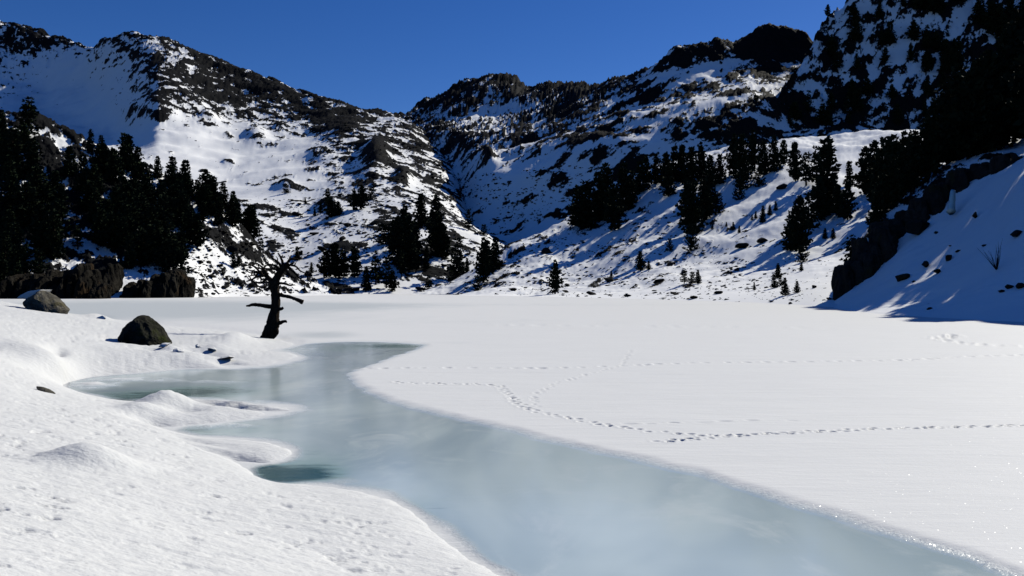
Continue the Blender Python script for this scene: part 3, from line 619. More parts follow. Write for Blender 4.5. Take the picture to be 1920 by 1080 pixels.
# ------------------------------------------------------------------ pines
def make_pine(seed, kind):
    """crown (sprays of needles on whorled branches) and trunk of a pine one unit tall"""
    r = random.Random(seed)
    V, Fc = [], []
    lean = (r.uniform(-.03, .03), r.uniform(-.03, .03))
    def axis(t): return Vector((lean[0] * t * t + .012 * math.sin(5 * t + seed), lean[1] * t * t, t))
    width, low, n_whorl, power = {'spire': (.15, .05, 21, .9), 'cone': (.21, .04, 19, .85), 'tall': (.25, .20, 15, .6), 'broad': (.27, .06, 17, .70), 'ragged': (.22, .16, 13, .6), 'bush': (.48, .02, 9, .55)}[kind]
    def spray(p, d, s):
        d = d.normalized(); a = d.cross(Vector((0, 0, 1)))
        if a.length < .05: a = Vector((1, 0, 0))
        a.normalize(); b = a.cross(d)
        for k in range(5):
            an = r.uniform(0, 6.283); e = (d * r.uniform(.5, 1.1) + (a * math.cos(an) + b * math.sin(an)) * r.uniform(.3, .95) + Vector((0, 0, .28))).normalized() * s * r.uniform(.7, 1.25)
            w = e.cross(Vector((r.gauss(0, 1), r.gauss(0, 1), r.gauss(0, 1)))).normalized() * s * .33
            i = len(V); V.extend([p - w * .5, p + e * .55 - w, p + e, p + e * .55 + w]); Fc.append((i, i + 1, i + 2, i + 3))
    for w in range(n_whorl):
        t = low + (1 - low) * (w + r.uniform(-.3, .3)) / n_whorl
        t = min(max(t, low), .985)
        R = width * ((1 - t) ** power) * (1.0 if kind != 'broad' else (1.15 - .5 * abs(t - .45))) + .012
        if kind in ('ragged', 'broad') and r.random() < .22: R *= .45
        nb = r.randint(5, 7) if t < .85 else 4
        a0 = r.uniform(0, 6.28)
        for b in range(nb):
            an = a0 + 6.283 * b / nb + r.uniform(-.35, .35)
            L = R * r.uniform(.6, 1.22)
            if kind == 'ragged' and r.random() < .2: continue
            dr = Vector((math.cos(an), math.sin(an), 0)); base = axis(t)
            rise = r.uniform(.0, .35) if t > .5 else r.uniform(-.22, .22)
            ns = max(2, int(L / .032))
            for q in range(ns):
                f = (q + .6) / ns
                p = base + dr * (L * f) + Vector((0, 0, L * (rise * f + .28 * f * f)))
                spray(p + Vector((r.gauss(0, 1), r.gauss(0, 1), r.gauss(0, 1))) * .012, dr * .8 + Vector((r.gauss(0, .4), r.gauss(0, .4), .25)), r.uniform(.045, .078) * (1.15 if kind in ('broad', 'bush') else 1.0))
    for k in range(4): spray(axis(.95 + .012 * k), Vector((0, 0, 1)), .035)
    crown = poly_mesh('crown_' + kind, V, Fc)
    crown.materials.append(M_NEEDLE)
    tp = [axis(t) for t in (-.05, .1, .3, .55, .8, .96)]
    tv, tf = tube(tp, [.026, .022, .018, .012, .007, .002], 7, .1, r)
    trunk = poly_mesh('trunk_' + kind, tv, tf, True); trunk.materials.append(M_BARK)
    both = poly_mesh('pine_' + kind, V + tv, Fc + [tuple(i + len(V) for i in f) for f in tf], False, [0] * len(Fc) + [1] * len(tf))
    both.materials.append(M_NEEDLE); both.materials.append(M_BARK)
    return crown, trunk, both, width
PINES = {k: [make_pine(s * 13 + i, k) for s in range(n)] for i, (k, n) in enumerate((('spire', 3), ('cone', 4), ('broad', 3), ('ragged', 3), ('bush', 2), ('tall', 3)))}
PR = random.Random(21)
TREES = []
def pine(loc, h, kind, w=1.0, label=None, group=None, name='pine_tree', cat='tree'):
    cr, tk, both, _ = PR.choice(PINES[kind])
    rz = PR.uniform(0, 6.28); px_h = h / loc[1] * F
    if px_h < 26:
        o = link(name, both); o.location = loc
    else:
        o = empty(name, loc)
        link('trunk', tk, parent=o); link('crown', cr, parent=o)
    o.rotation_euler = (0, 0, rz); o.scale = (h * w, h * w, h)
    tag(o, label, cat, group); TREES.append(o)
    return o
ORD = ['first', 'second', 'third', 'fourth', 'fifth', 'sixth', 'seventh', 'eighth', 'ninth', 'tenth', 'eleventh', 'twelfth', 'thirteenth', 'fourteenth', 'fifteenth', 'sixteenth', 'seventeenth', 'eighteenth', 'nineteenth', 'twentieth']
def stand(sheet_name, trees, what, where, group, name='pine_tree', cat='tree', exact=None):
    """trees: (photo x, photo y of the foot, height in photo pixels, kind, width)"""
    trees = sorted(trees)
    for i, t in enumerate(trees):
        p = ground_at(sheet_name, t[0], t[1]); h = t[2] / F * p.y
        lab = exact or (('%s, %s from the left %s' % (what, ORD[i], where)).strip() if len(trees) > 1 else what + ' ' + where)
        pine(p - Vector((0, 0, .02 * h)), h * 1.02, t[3], (t[4] if len(t) > 4 else 1.0), lab, group, name, cat)
def scatter(sheet_name, poly, n, hfun, kinds, label, group, minpx=9, name='pine_tree', seed=1):
    r = random.Random(seed); pts = []; xs = [p[0] for p in poly]; ys = [p[1] for p in poly]; tries = 0
    while len(pts) < n and tries < 6000:
        tries += 1; x, y = r.uniform(min(xs), max(xs)), r.uniform(min(ys), max(ys)); ins = False
        for (x1, y1), (x2, y2) in zip(poly, poly[1:] + poly[:1]):
            if (y1 > y) != (y2 > y) and x < (x2 - x1) * (y - y1) / (y2 - y1) + x1: ins = not ins
        if ins and all((x - a) ** 2 + (2.0 * (y - b)) ** 2 > minpx ** 2 for a, b in pts): pts.append((x, y))
    pts.sort(key=lambda q: q[1]); nb = max(1, math.ceil(len(pts) / 18.0)); names = {1: ['only'], 2: ['upper', 'lower'], 3: ['upper', 'middle', 'lower'], 4: ['top', 'upper', 'lower', 'bottom']}[nb]
    for b in range(nb):
        for i, (x, y) in enumerate(sorted(pts[len(pts) * b // nb: len(pts) * (b + 1) // nb])):
            p = ground_at(sheet_name, x, y); h = hfun(x, y) * r.uniform(.75, 1.25) / F * p.y
            pine(p - Vector((0, 0, .02 * h)), h, r.choice(kinds), r.uniform(1.0, 1.4), '%s from the left in the %s row of %s' % (ORD[i], names[b], label), group, name)

# left hill wood
G1 = 'pines of the wood on the left hill'
stand('left_hill', [(168, 285, 42, 'cone'), (188, 290, 36, 'cone', 1.2), (229, 318, 68, 'cone', 1.1), (242, 320, 66, 'spire', 1.2), (256, 330, 55, 'broad'), (293, 335, 42, 'cone', 1.2), (322, 352, 58, 'cone', 1.3), (347, 362, 62, 'cone', 1.3), (383, 378, 60, 'cone', 1.4), (398, 384, 52, 'broad', 1.0), (417, 392, 48, 'cone', 1.2), (436, 402, 44, 'cone', 1.2), (466, 420, 48, 'broad', 1.0)],
      'dark pine on the left hill skyline', '', G1)
scatter('left_hill', [(-60, 240), (60, 262), (60, 330), (120, 372), (120, 470), (60, 548), (-60, 548)], 36, lambda x, y: 72, ['broad', 'broad', 'cone', 'ragged'], 'dark pines at the far left edge', G1, 11, seed=2)
scatter('left_hill', [(130, 318), (250, 345), (285, 365), (330, 430), (340, 500), (280, 505), (210, 485), (140, 480), (125, 400)], 36, lambda x, y: 60, ['broad', 'broad', 'cone', 'ragged'], 'pines in the left hill wood', G1, 10, seed=3)
scatter('left_hill', [(290, 355), (360, 372), (420, 402), (480, 432), (470, 442), (405, 432), (400, 470), (345, 470), (320, 410)], 24, lambda x, y: 52, ['broad', 'broad', 'cone'], 'pines just below the left hill crest', G1, 10, seed=4)
scatter('left_hill', [(235, 400), (330, 430), (400, 455), (385, 480), (350, 520), (245, 512), (215, 470)], 16, lambda x, y: 58, ['cone', 'ragged', 'broad'], 'pines above the shore cliffs', G1, 14, seed=9)
stand('left_hill', [(338, 522, 62, 'ragged', 1.5)], 'wide ragged pine leaning out', 'over the shore cliff end on the left', G1)
stand('left_hill', [(437, 503, 30, 'cone', 1.1), (446, 500, 20, 'cone', 1.2)], 'small dark conifer', 'on the slope left of the dead tree', 'small conifers behind the dead tree')
stand('left_mountain', [(470, 502, 52, 'ragged', 1.3), (487, 504, 58, 'ragged', 1.0), (500, 502, 34, 'broad', 1.0)], 'dark pine', 'behind the branches of the dead tree', 'pines behind the dead tree')
stand('left_mountain', [(557, 488, 26, 'cone', 1.2), (583, 512, 20, 'cone', 1.2), (556, 530, 18, 'bush', 1.0), (602, 512, 16, 'cone', 1.3)], 'small conifer', 'between the dead tree and shore pines', 'small conifers on the valley floor')
# knoll in the valley
G2 = 'pines on the knoll beyond the lake'
stand('left_mountain', [(612, 520, 52, 'broad', 1.2), (628, 521, 66, 'broad', 1.2), (645, 520, 50, 'broad', 1.0), (663, 520, 56, 'broad', 1.0), (686, 545, 46, 'spire', 1.3), (704, 534, 64, 'ragged', 1.1), (724, 540, 58, 'ragged', 1.2), (734, 547, 40, 'broad', 1.1)],
      'dark pine', 'in the far shore row beneath the knoll', G2)
stand('left_mountain', [(722, 458, 40, 'bush', 1.2), (738, 470, 62, 'cone', 1.4), (748, 500, 92, 'cone', 1.25), (757, 452, 66, 'cone', 1.3), (764, 505, 100, 'cone', 1.2), (775, 485, 70, 'broad', 1.0), (778, 512, 48, 'ragged', 1.0), (790, 425, 62, 'cone', 1.2), (797, 505, 42, 'spire', 1.1), (806, 470, 60, 'ragged', 1.1), (815, 425, 60, 'broad', 1.0), (820, 480, 78, 'broad', 1.0), (828, 482, 62, 'cone', 1.2), (752, 520, 50, 'ragged', 1)],
      'black pine', 'in the thick clump on the valley knoll', G2)
stand('left_mountain', [(857, 522, 76, 'ragged', 1.1), (850, 535, 55, 'ragged', 1.2), (875, 512, 28, 'spire', 1.1), (803, 548, 32, 'ragged', 1.3), (877, 432, 40, 'ragged', 1.1), (905, 442, 22, 'bush', 1)], 'slender ragged pine', 'right of the knoll clump', G2)
stand('left_mountain', [(600, 400, 20, 'cone', 1.2), (613, 385, 32, 'ragged', 1.1), (620, 408, 38, 'broad', 1.3), (632, 405, 28, 'broad', 1.2), (664, 394, 40, 'broad', 1.0), (676, 392, 46, 'broad', 1.0), (695, 372, 24, 'bush', 1.1), (590, 405, 14, 'cone', 1.2), (536, 362, 16, 'bush', 1.0), (571, 383, 12, 'cone', 1.2)],
      'low dark pine', 'on open snow behind the knoll', 'pines on the open snow behind the knoll')
stand('right_slope', [(905, 530, 82, 'broad', .8), (915, 512, 62, 'cone', 1.1), (928, 506, 60, 'spire', 1.3), (895, 545, 30, 'bush', 1.0)], 'dark pine', 'at the toe of the right slope', 'pines at the toe of the right slope')
# right slope
G3 = 'pines along the crest of the right slope'
stand('right_slope', [(1083, 425, 76, 'cone', 1.3), (1097, 428, 88, 'cone', 1.2), (1122, 415, 92, 'cone', 1.1), (1137, 405, 98, 'cone', 1.1), (1152, 432, 84, 'broad', 1.0), (1168, 398, 90, 'cone', 1.1), (1180, 392, 70, 'broad', 1.0), (1198, 362, 60, 'cone', 1.2)],
      'tall black pine', 'in the shaded clump on the right crest', G3)
stand('right_slope', [(1212, 352, 58, 'broad', 0.88), (1228, 345, 56, 'cone', 1.14), (1247, 352, 67, 'broad', 0.88), (1262, 338, 64, 'cone', 1.06), (1280, 345, 74, 'broad', 0.79), (1297, 352, 76, 'cone', 1.06), (1315, 340, 72, 'broad', 0.79), (1333, 352, 62, 'broad', 0.88), (1350, 345, 56, 'cone', 1.06), (1375, 330, 77, 'broad', 0.79), (1392, 340, 88, 'cone', 0.97), (1410, 322, 76, 'broad', 0.79), (1432, 330, 66, 'broad', 0.79), (1450, 322, 67, 'cone', 1.06), (1468, 310, 48, 'broad', 0.79), (1392, 355, 38, 'bush', 0.88), (1422, 350, 35, 'bush', 0.88)],
      'black pine', 'in the long belt under the right mountain', G3)
stand('right_slope', [(1287, 420, 82, 'broad', .9), (1300, 440, 98, 'cone', 1.1), (1318, 415, 80, 'broad', .9), (1330, 395, 70, 'cone', 1.2), (1296, 470, 52, 'bush', .6), (1252, 368, 62, 'cone', 1.1), (1345, 400, 40, 'bush', .9), (1385, 375, 40, 'bush', .8)],
      'black pine', 'in the cluster below the long belt', G3)
stand('right_slope', [(1490, 340, 74, 'broad', .8), (1510, 348, 62, 'ragged', 1.2), (1530, 350, 76, 'ragged', 1.1), (1549, 402, 142, 'spire', 1.2), (1592, 350, 48, 'spire', 1.2)], 'dark pine', 'on the bright shoulder of the right slope', G3)
stand('right_slope', [(1482, 470, 74, 'cone', 1.1), (1498, 475, 108, 'broad', .8), (1515, 440, 80, 'ragged', 1.1), (1540, 414, 74, 'broad', .9), (1572, 405, 60, 'broad', .9), (1588, 412, 72, 'broad', .9), (1504, 492, 34, 'bush', .8)], 'large dark pine', 'casting long shadows down the right slope', G3)
stand('right_slope', [(1622, 365, 90, 'broad', .9), (1640, 372, 108, 'broad', .9), (1657, 400, 140, 'broad', .8), (1675, 395, 140, 'cone', 1.1), (1692, 360, 110, 'broad', .9), (1710, 340, 95, 'cone', 1.1), (1668, 420, 90, 'broad', .9)], 'heavy black pine', 'in the stand behind the right shore cliff', G3)
stand('right_slope', [(1040, 551, 62, 'broad', .8)], 'lone dark pine', 'standing at the lake edge under the right slope', 'lakeside pines of the right slope')
stand('right_slope', [(1200, 507, 36, 'cone', 1.3), (1216, 506, 17, 'cone', 1.2), (1255, 470, 24, 'bush', .8), (1282, 533, 30, 'ragged', 1.3), (1298, 531, 22, 'bush', 1.0), (1308, 532, 26, 'cone', 1.2), (1145, 522, 14, 'cone', 1.2)], 'small dark pine', 'low on the rocky right slope', 'small pines low on the right slope')
stand('right_slope', [(1458, 522, 28, 'cone', 1.2), (1450, 540, 26, 'cone', 1.3), (1471, 554, 33, 'cone', 1.3), (1493, 549, 22, 'cone', 1.3), (1413, 544, 13, 'cone', 1.2), (1501, 508, 16, 'cone', 1.3), (1462, 536, 16, 'bush', 1)], 'little dark pine', 'on the sunlit foot of the right slope', 'little pines at the foot of the right slope')
stand('right_slope', [(1374, 432, 16, 'cone', 1.2), (1385, 437, 14, 'cone', 1.2), (1409, 413, 11, 'cone', 1.2), (1416, 410, 14, 'cone', 1.1), (1430, 418, 32, 'cone', 1.0), (1443, 404, 20, 'cone', 1.1), (1454, 395, 18, 'cone', 1.1), (1545, 448, 20, 'cone', 1.3), (1562, 448, 20, 'cone', 1.3), (1342, 404, 12, 'cone', 1), (1334, 430, 12, 'cone', 1.2), (1360, 425, 9, 'cone', 1.2)], 'sapling pine', 'on the open midslope at right', 'sapling pines on the right slope')
# near right bank
G4 = 'big pines on the near right bank'
stand('right_bank', [(1595, 505, 64, 'ragged', 1.2)], 'pine clinging to the corner', 'of the dark shore cliff on the right', G4)
stand('right_bank', [(1640, 430, 70, 'broad', .8), (1655, 405, 80, 'broad', .9), (1672, 392, 88, 'broad', .9), (1690, 372, 92, 'broad', .9), (1712, 352, 96, 'cone', 1.2), (1735, 335, 112, 'broad', .8)], 'black pine on the rim', 'of the dark right shore cliff', G4)
stand('right_bank', [(1752, 318, 130, 'broad', .8), (1775, 308, 150, 'cone', 1.2), (1800, 300, 178, 'cone', 1.2), (1818, 296, 160, 'broad', .95), (1838, 288, 172, 'broad', .95), (1853, 284, 190, 'tall', .75), (1863, 282, 175, 'tall', 1.1), (1874, 279, 160, 'broad', .95), (1886, 272, 190, 'broad', .95), (1901, 266, 215, 'tall', .8), (1922, 256, 240, 'broad', .95), (1950, 248, 250, 'broad', .9), (1985, 230, 240, 'broad', .9), (2010, 150, 200, 'broad', .9)],
      'towering black pine', 'along the top of the near right bank', G4)
# right mountain
G5 = 'pines scattered over the rocky right mountain'
scatter('right_mountain', [(1400, 262), (1470, 200), (1540, 110), (1600, 40), (1640, 10), (1780, 10), (1820, 120), (1740, 240), (1560, 262)], 40, lambda x, y: 37, ['cone', 'broad', 'broad', 'ragged'], 'pines among the right mountain crags', G5, 12, seed=6)
scatter('right_mountain', [(1700, 10), (1920, -40), (2000, 40), (2000, 240), (1760, 240), (1760, 120)], 20, lambda x, y: 60, ['broad', 'cone', 'cone'], 'pines high at the right edge', G5, 13, seed=7)
stand('right_mountain', [(1400, 235, 70, 'broad', .8), (1415, 240, 60, 'broad', .9), (1550, 30, 22, 'broad', 1), (1600, 30, 26, 'broad', 1)], 'wide dark pine on the skyline shoulder', 'of the rocky right mountain', G5)

# ------------------------------------------------------------------ boulders by the near shore
def boulder(name, px, py, pix_pts, d, mat, label, seed, thick, sub=3, amp=.075, group=None):
    """pix_pts: outline in photo pixels at distance d; bulged to a solid of the given thickness"""
    c = W(px, py, d); pts = []
    for i, (a, b) in enumerate(pix_pts):
        p = W(a, b, d) - c
        k = random.Random(seed * 31 + i)
        pts.append(p + Vector((0, k.uniform(-.1, .1) * thick, 0)))
        for sc_, th_ in ((.86, .30), (.55, .48)):
            q = p * sc_
            pts.append(q + Vector((0, -thick * th_ * k.uniform(.85, 1.12), -.02))); pts.append(q + Vector((0, thick * th_ * k.uniform(.85, 1.12), 0)))
    o = link(name, rock_mesh(name, pts, sub, amp, 2.5, seed), mat); o.location = c
    return tag(o, label, 'rock', group)
db = bank_point(270, 645).y
boulder('boulder', 270, 640, [(228, 632), (233, 616), (246, 604), (261, 595), (275, 593), (289, 602), (302, 617), (312, 632), (319, 645), (298, 660), (268, 662), (243, 653)], db, M_BOULDER, 'dark mossy dome-shaped boulder half buried in the near snow', 4, 1.2)
d2 = bank_point(110, 588).y
boulder('boulder', 85, 575, [(50, 566), (60, 556), (80, 544), (92, 550), (105, 562), (118, 570), (127, 582), (122, 594), (95, 596), (62, 590), (54, 576)], d2, M_GREYROCK, 'grey angular boulder at the left end of the near snow bank', 9, 1.5)
cap = rock_mesh('snow_slab', [W(a, b, d2) - W(68, 552, d2) + Vector((0, k, 0)) for a, b in ((44, 558), (52, 552), (66, 545), (88, 542), (84, 548), (62, 560)) for k in (-.55, .45)], 2, .03, 2, 5)
o = link('snow_slab', cap, M_SNOW); o.location = W(68, 553, d2 + .2); tag(o, 'thin slab of snow resting on the grey angular boulder', 'snow')
p = bank_point(87, 735)
boulder('flat_stone', 86, 731, [(69, 724), (78, 726), (92, 731), (104, 739), (90, 739), (76, 732)], p.y, M_GREYROCK, 'thin brown stone edge poking from the near snow beside the bay', 12, .12, 2, .01)
RK = [random_rock('stone_shape', 50 + k, .62) for k in range(7)]
rr = random.Random(3)
SC = [random_rock('snow_chunk_shape', 80 + k, .5) for k in range(3)]
for m_ in SC: m_.materials.append(M_SNOW)
for k, (a, b, w, hh, lab) in enumerate([(312, 652, 30, .42, 'rounded lump of snow at the right foot of the dark boulder'), (338, 660, 34, .36, 'broken snow slab just right of the dark boulder, lower of two'), (374, 652, 22, .6, 'small upright chunk of snow between boulder and dead tree'), (396, 660, 30, .45, 'broken snow slab between boulder and dead tree, highest one'), (424, 677, 44, .26, 'long flat snow slab low on the spit by the bay'),
                                        (190, 598, 28, .4, 'isolated white snow lump between the two shore boulders')]):
    p = bank_point(a, b); s_ = w / F * p.y
    o = link('snow_chunk', SC[k % 3]); o.location = p + Vector((0, 0, s_ * hh * .12)); o.scale = (s_, s_ * .8, s_ * hh * 1.9); o.rotation_euler = (0.12, -.15, k * 1.3)
    tag(o, lab, 'snow', 'snow chunks on the near bank')
def stones(sheet_name, lst, what, where, group, mat, name='stone', sink=.22):
    for i, (a, b, w, hh) in enumerate(sorted(lst)):
        p = ground_at(sheet_name, a, b); s = w / F * p.y
        o = link(name, rr.choice(RK)); o.data = o.data if o.data.materials else o.data
        if not o.data.materials: o.data.materials.append(M_DARKROCK)
        o.location = p + Vector((0, 0, s * hh * (.5 - sink))); o.scale = (s, s * .9, s * hh * 1.5); o.rotation_euler = (rr.uniform(-.2, .2), rr.uniform(-.3, .3), rr.uniform(0, 6))
        tag(o, '%s, %s from the left %s' % (what, ORD[i], where), 'rock', group)
stones('right_bank', [(1828, 408, 20, .7), (1753, 438, 13, .5), (1782, 462, 8, .5), (1735, 500, 22, .7), (1778, 488, 22, .7), (1757, 513, 20, .55), (1692, 525, 34, .5), (1713, 529, 9, .5), (1845, 462, 12, .5), (1908, 442, 28, .55), (1892, 541, 16, .7), (1912, 540, 22, .6), (1878, 548, 14, .5), (1795, 472, 14, .4), (1742, 580, 14, .4)], 'dark stone', 'on the shaded snow of the right bank', 'stones on the shaded right bank', M_DARKROCK)
stones('right_bank', [(1722, 438, 52, .7)], 'big dark boulder', 'under the right shore cliff', None, M_DARKROCK, 'boulder')
C.objects[-1]['label'] = 'big dark boulder at the top of the shaded right bank'
stones('right_slope', [(1480, 570, 14, .4), (1554, 562, 12, .5), (1300, 560, 22, .3), (1525, 540, 16, .5), (1265, 553, 20, .4), (1345, 551, 20, .35), (1175, 556, 16, .4), (1110, 553, 24, .35), (1060, 548, 18, .35), (1465, 355, 26, .5), (1140, 528, 26, .5), (1235, 530, 26, .4), (1025, 475, 30, .5), (960, 545, 20, .4), (1390, 465, 30, .45), (1430, 455, 26, .5)], 'dark stone', 'breaking the snow of the sunlit right slope', 'stones on the right slope', M_DARKROCK)
stones('left_mountain', [(555, 405, 22, .5), (605, 470, 26, .5), (575, 518, 24, .6), (560, 478, 22, .5), (640, 450, 20, .5), (665, 545, 22, .4), (700, 420, 26, .4), (650, 425, 24, .4), (790, 545, 26, .35), (830, 500, 16, .5), (590, 440, 20, .4), (620, 545, 24, .3), (585, 548, 22, .35)], 'snow-ringed dark rock', 'around the knoll across the lake', 'rocks around the knoll', M_DARKROCK)
stones('left_hill', [(435, 472, 30, .5), (470, 460, 24, .4), (455, 500, 22, .4), (490, 515, 24, .45), (420, 540, 20, .4), (395, 520, 22, .4), (520, 535, 16, .4), (410, 500, 18, .4)], 'dark rock', 'on the lit slope between left wood and dead tree', 'rocks on the lit left slope', M_DARKROCK)

# loose stones too many to count on the slopes
def scree(name, label, specs, seed):
    r = random.Random(seed); V, Fc = [], []
    bases = []
    for m in range(6):
        bm = bmesh.new()
        for k in range(11):
            q = Vector((r.gauss(0, 1), r.gauss(0, 1), r.gauss(0, 1))).normalized() * r.uniform(.42, .56); bm.verts.new((q.x, q.y, q.z * .8))
        bmesh.ops.convex_hull(bm, input=bm.verts[:])
        for q in [q for q in bm.verts if not q.link_faces]: bm.verts.remove(q)
        bmesh.ops.triangulate(bm, faces=bm.faces[:])
        bm.verts.index_update(); bases.append(([v.co.copy() for v in bm.verts], [tuple(v.index for v in f.verts) for f in bm.faces])); bm.free()
    for sh, poly, n, lo, hi in specs:
        xs = [p[0] for p in poly]; ys = [p[1] for p in poly]; k = 0; tries = 0
        while k < n and tries < n * 20:
            tries += 1; x, y = r.uniform(min(xs), max(xs)), r.uniform(min(ys), max(ys)); ins = False
            for (x1, y1), (x2, y2) in zip(poly, poly[1:] + poly[:1]):
                if (y1 > y) != (y2 > y) and x < (x2 - x1) * (y - y1) / (y2 - y1) + x1: ins = not ins
            if not ins: continue
            cl = float(fbm(np.array([x / 45.]), np.array([y / 22.]), 3)[0])
            if cl < r.uniform(-.3, .35): continue
            k += 1; p = ground_at(sh, x, y); s = (lo + (hi - lo) * r.random() ** 3) / F * p.y
            vs, fs = r.choice(bases); m = Matrix.Rotation(r.uniform(0, 6.28), 3, 'Z') @ Matrix.Diagonal((s * r.uniform(.8, 1.5), s, s * r.uniform(.5, .9)))
            i0 = len(V); V.extend([p + m @ v for v in vs]); Fc.extend([tuple(i + i0 for i in f) for f in fs])
    me = poly_mesh(name, V, Fc); o = link(name, me, M_DARKROCK); tag(o, label, 'rocks', None, 'stuff')
scree('scattered_rocks', 'countless small dark stones sprinkled over the snowy slopes', [
    ('left_hill', [(360, 400), (500, 470), (560, 552), (350, 552), (345, 470)], 700, 3, 13),
    ('left_mountain', [(480, 370), (640, 380), (850, 360), (940, 455), (850, 545), (560, 545), (480, 470)], 1300, 2.5, 12),
    ('left_mountain', [(640, 230), (830, 280), (850, 400), (640, 380), (600, 300)], 800, 2.5, 10),
    ('right_slope', [(840, 548), (1000, 450), (1260, 400), (1500, 545), (1500, 566), (1000, 555)], 1000, 2.5, 11), ('right_slope', [(1000, 520), (1560, 440), (1560, 570), (1000, 557)], 260, 2.5, 9),
    ('valley_head_mountain', [(860, 330), (1060, 310), (1200, 320), (1060, 400), (940, 430), (870, 400)], 500, 2.5, 9)], 8)

# ------------------------------------------------------------------ shore cliffs
def cliff(name, label, columns, mat, seed, group=None, split=15.0):
    """columns: (photo x0, x1, y top, y foot, distance, thickness) -> one cliff of separate rock columns"""
    x0, y0, d0 = columns[0][0], columns[0][3], columns[0][4]
    root = empty(name, W((columns[0][0] + columns[-1][1]) / 2, y0, d0)); r = random.Random(seed)
    cols = []
    for (xa, xb, yt, yb, d, th) in columns:
        n = max(1, int(round((xb - xa) / split)))
        for k in range(n):
            w_ = (xb - xa) / n; c_ = xa + w_ * (k + .5) + r.uniform(-.15, .15) * w_; e_ = w_ * r.uniform(.55, .8)
            cols.append((c_ - e_, c_ + e_, yt + (yb - yt) * r.uniform(-.12, .22), yb, d + r.uniform(-.12, .12) * th, th * r.uniform(.6, .9)))
    for i, (xa, xb, yt, yb, d, th) in enumerate(cols):
        pts = []
        for f, jit in ((0, 1.0), (.35, .96), (.7, .9), (1.0, .66)):
            y = yb + (yt - yb) * f
            for k in range(7):
                an = 6.283 * k / 7 + r.uniform(-.3, .3)
                cx = (xa + xb) / 2 + (xb - xa) / 2 * jit * math.cos(an) * r.uniform(.85, 1.1)
                q = W(cx, y + r.uniform(-3, 3) * (f > 0), d); q.y += th / 2 * math.sin(an) * jit + th * .25 * f; pts.append(q - root.location)
        o = link('rock_column', rock_mesh('rock_column', pts, 3, th * .085, 6.0 / th, seed + i, .22), mat, root)
    tag(root, label, 'cliff', group); return root
cliff('shore_cliff', 'dark cliff of rusty brown rock columns at the left shore, under the unbroken wood', [(20, 90, 522, 562, 150, 12), (75, 132, 515, 562, 151, 12), (118, 170, 500, 563, 150, 12), (160, 182, 508, 562, 149, 9), (172, 194, 538, 563, 147, 7), (184, 211, 502, 553, 158, 9)], M_CLIFF, 40)
cliff('shore_cliff', 'short cliff of orange-streaked rock columns beside the snow gully at the left shore', [(236, 262, 534, 560, 158, 8), (257, 284, 528, 560, 158, 8), (280, 302, 516, 558, 160, 9), (298, 320, 512, 558, 161, 8), (316, 338, 512, 557.5, 162, 8), (332, 356, 522, 557.5, 164, 8)], M_CLIFF, 60)
cliff('shore_cliff', 'big dark overhanging cliff at the edge of the shaded right bank', [(1576, 1640, 488, 588, 87, 6), (1608, 1675, 440, 545, 88, 7), (1650, 1722, 412, 500, 89, 7)], M_DARKROCK, 80, split=22)
cliff('shore_cliff', 'dark broken cliff band beneath the towering pines of the right bank', [(1700, 1760, 378, 455, 89, 6), (1745, 1800, 340, 420, 88, 6), (1792, 1842, 318, 392, 87, 6), (1835, 1892, 300, 360, 85, 6), (1880, 1945, 292, 330, 82, 6)], M_DARKROCK, 95, split=18)
# icefall hanging on the right cliff
ip = [W(1787, 358, 82.5), W(1786, 368, 82), W(1785, 382, 81.6), W(1783, 398, 81)]
q, rd_ = resample(ip, [.22, .30, .26, .42], 10); v, f = tube([a - ip[0] for a in q], rd_, 9, .18, random.Random(2))
o = link('icefall', poly_mesh('icefall', v, f, True), M_ICE); o.location = ip[0]; tag(o, 'pale frozen icicle pillar hanging on the dark right shore cliff', 'icicle')
# bare bush on the shaded bank
bp = ground_at('right_bank', 1868, 505); root = empty('bare_bush', bp); r = random.Random(77); k_ = bp.y / F
for i in range(15):
    an = r.uniform(0, 6.28); L = r.uniform(25, 62) * k_; e = Vector((math.cos(an) * .55 - .3, math.sin(an) * .5, 1)).normalized() * L
    v, f = tube([Vector((0, 0, -.1)), e * .5 + Vector((r.uniform(-.1, .1), 0, 0)), e], [.022, .016, .006], 4)
    link('twig', poly_mesh('twig', v, f), M_TWIG, root)
tag(root, 'leafless twiggy bush in the shaded snow of the right bank', 'bush')

# ------------------------------------------------------------------ the dead tree
bt = bank_point(501, 634); DT = bt.y
dt = empty('dead_tree', bt); r = random.Random(12); PXM = DT / F
def limb(name, pts, parent=dt, sides=9, n=None, rough=.12, seed=0):
    """pts: (photo x, photo y, depth offset in photo pixels, radius in photo pixels)"""
    q = [W(a, b, DT) + Vector((0, c * PXM, 0)) - bt for a, b, c, w in pts]
    n = n or max(5, 3 * len(pts)); p, rad = resample(q, [w * PXM for *_, w in pts], n)
    v, f = tube(p, rad, sides, rough, random.Random(seed + len(pts)))
    return link(name, poly_mesh(name, v, f, True), M_DEAD, parent)
trunk = limb('trunk', [(497, 642, 0, 12.5), (501, 633, 0, 12), (507, 620, 0, 12.5), (512, 605, 0, 12), (513, 595, 0, 10.5), (515, 584, 1, 8.6), (517, 565, 0, 8.3), (516, 548, 0, 8.2), (513, 535, 0, 8.3), (513, 528, 0, 9)], sides=14, n=34, rough=.07, seed=1)
limb('root_flare', [(508, 612, -4, 5), (517, 617, -6, 7), (520, 622, -4, 4), (512, 634, -2, 3)], trunk, 9, seed=2)
limb('root_flare', [(506, 632, 0, 4), (510, 637, -3, 2.5), (511, 644, -3, 2)], trunk, 7, seed=22)
limb('burl', [(518, 606, -2, 5), (526, 605, -2, 4), (531, 603, -2, 3), (536, 602, -2, 2.6), (538, 605, -2, 1.2)], trunk, 9, seed=3)
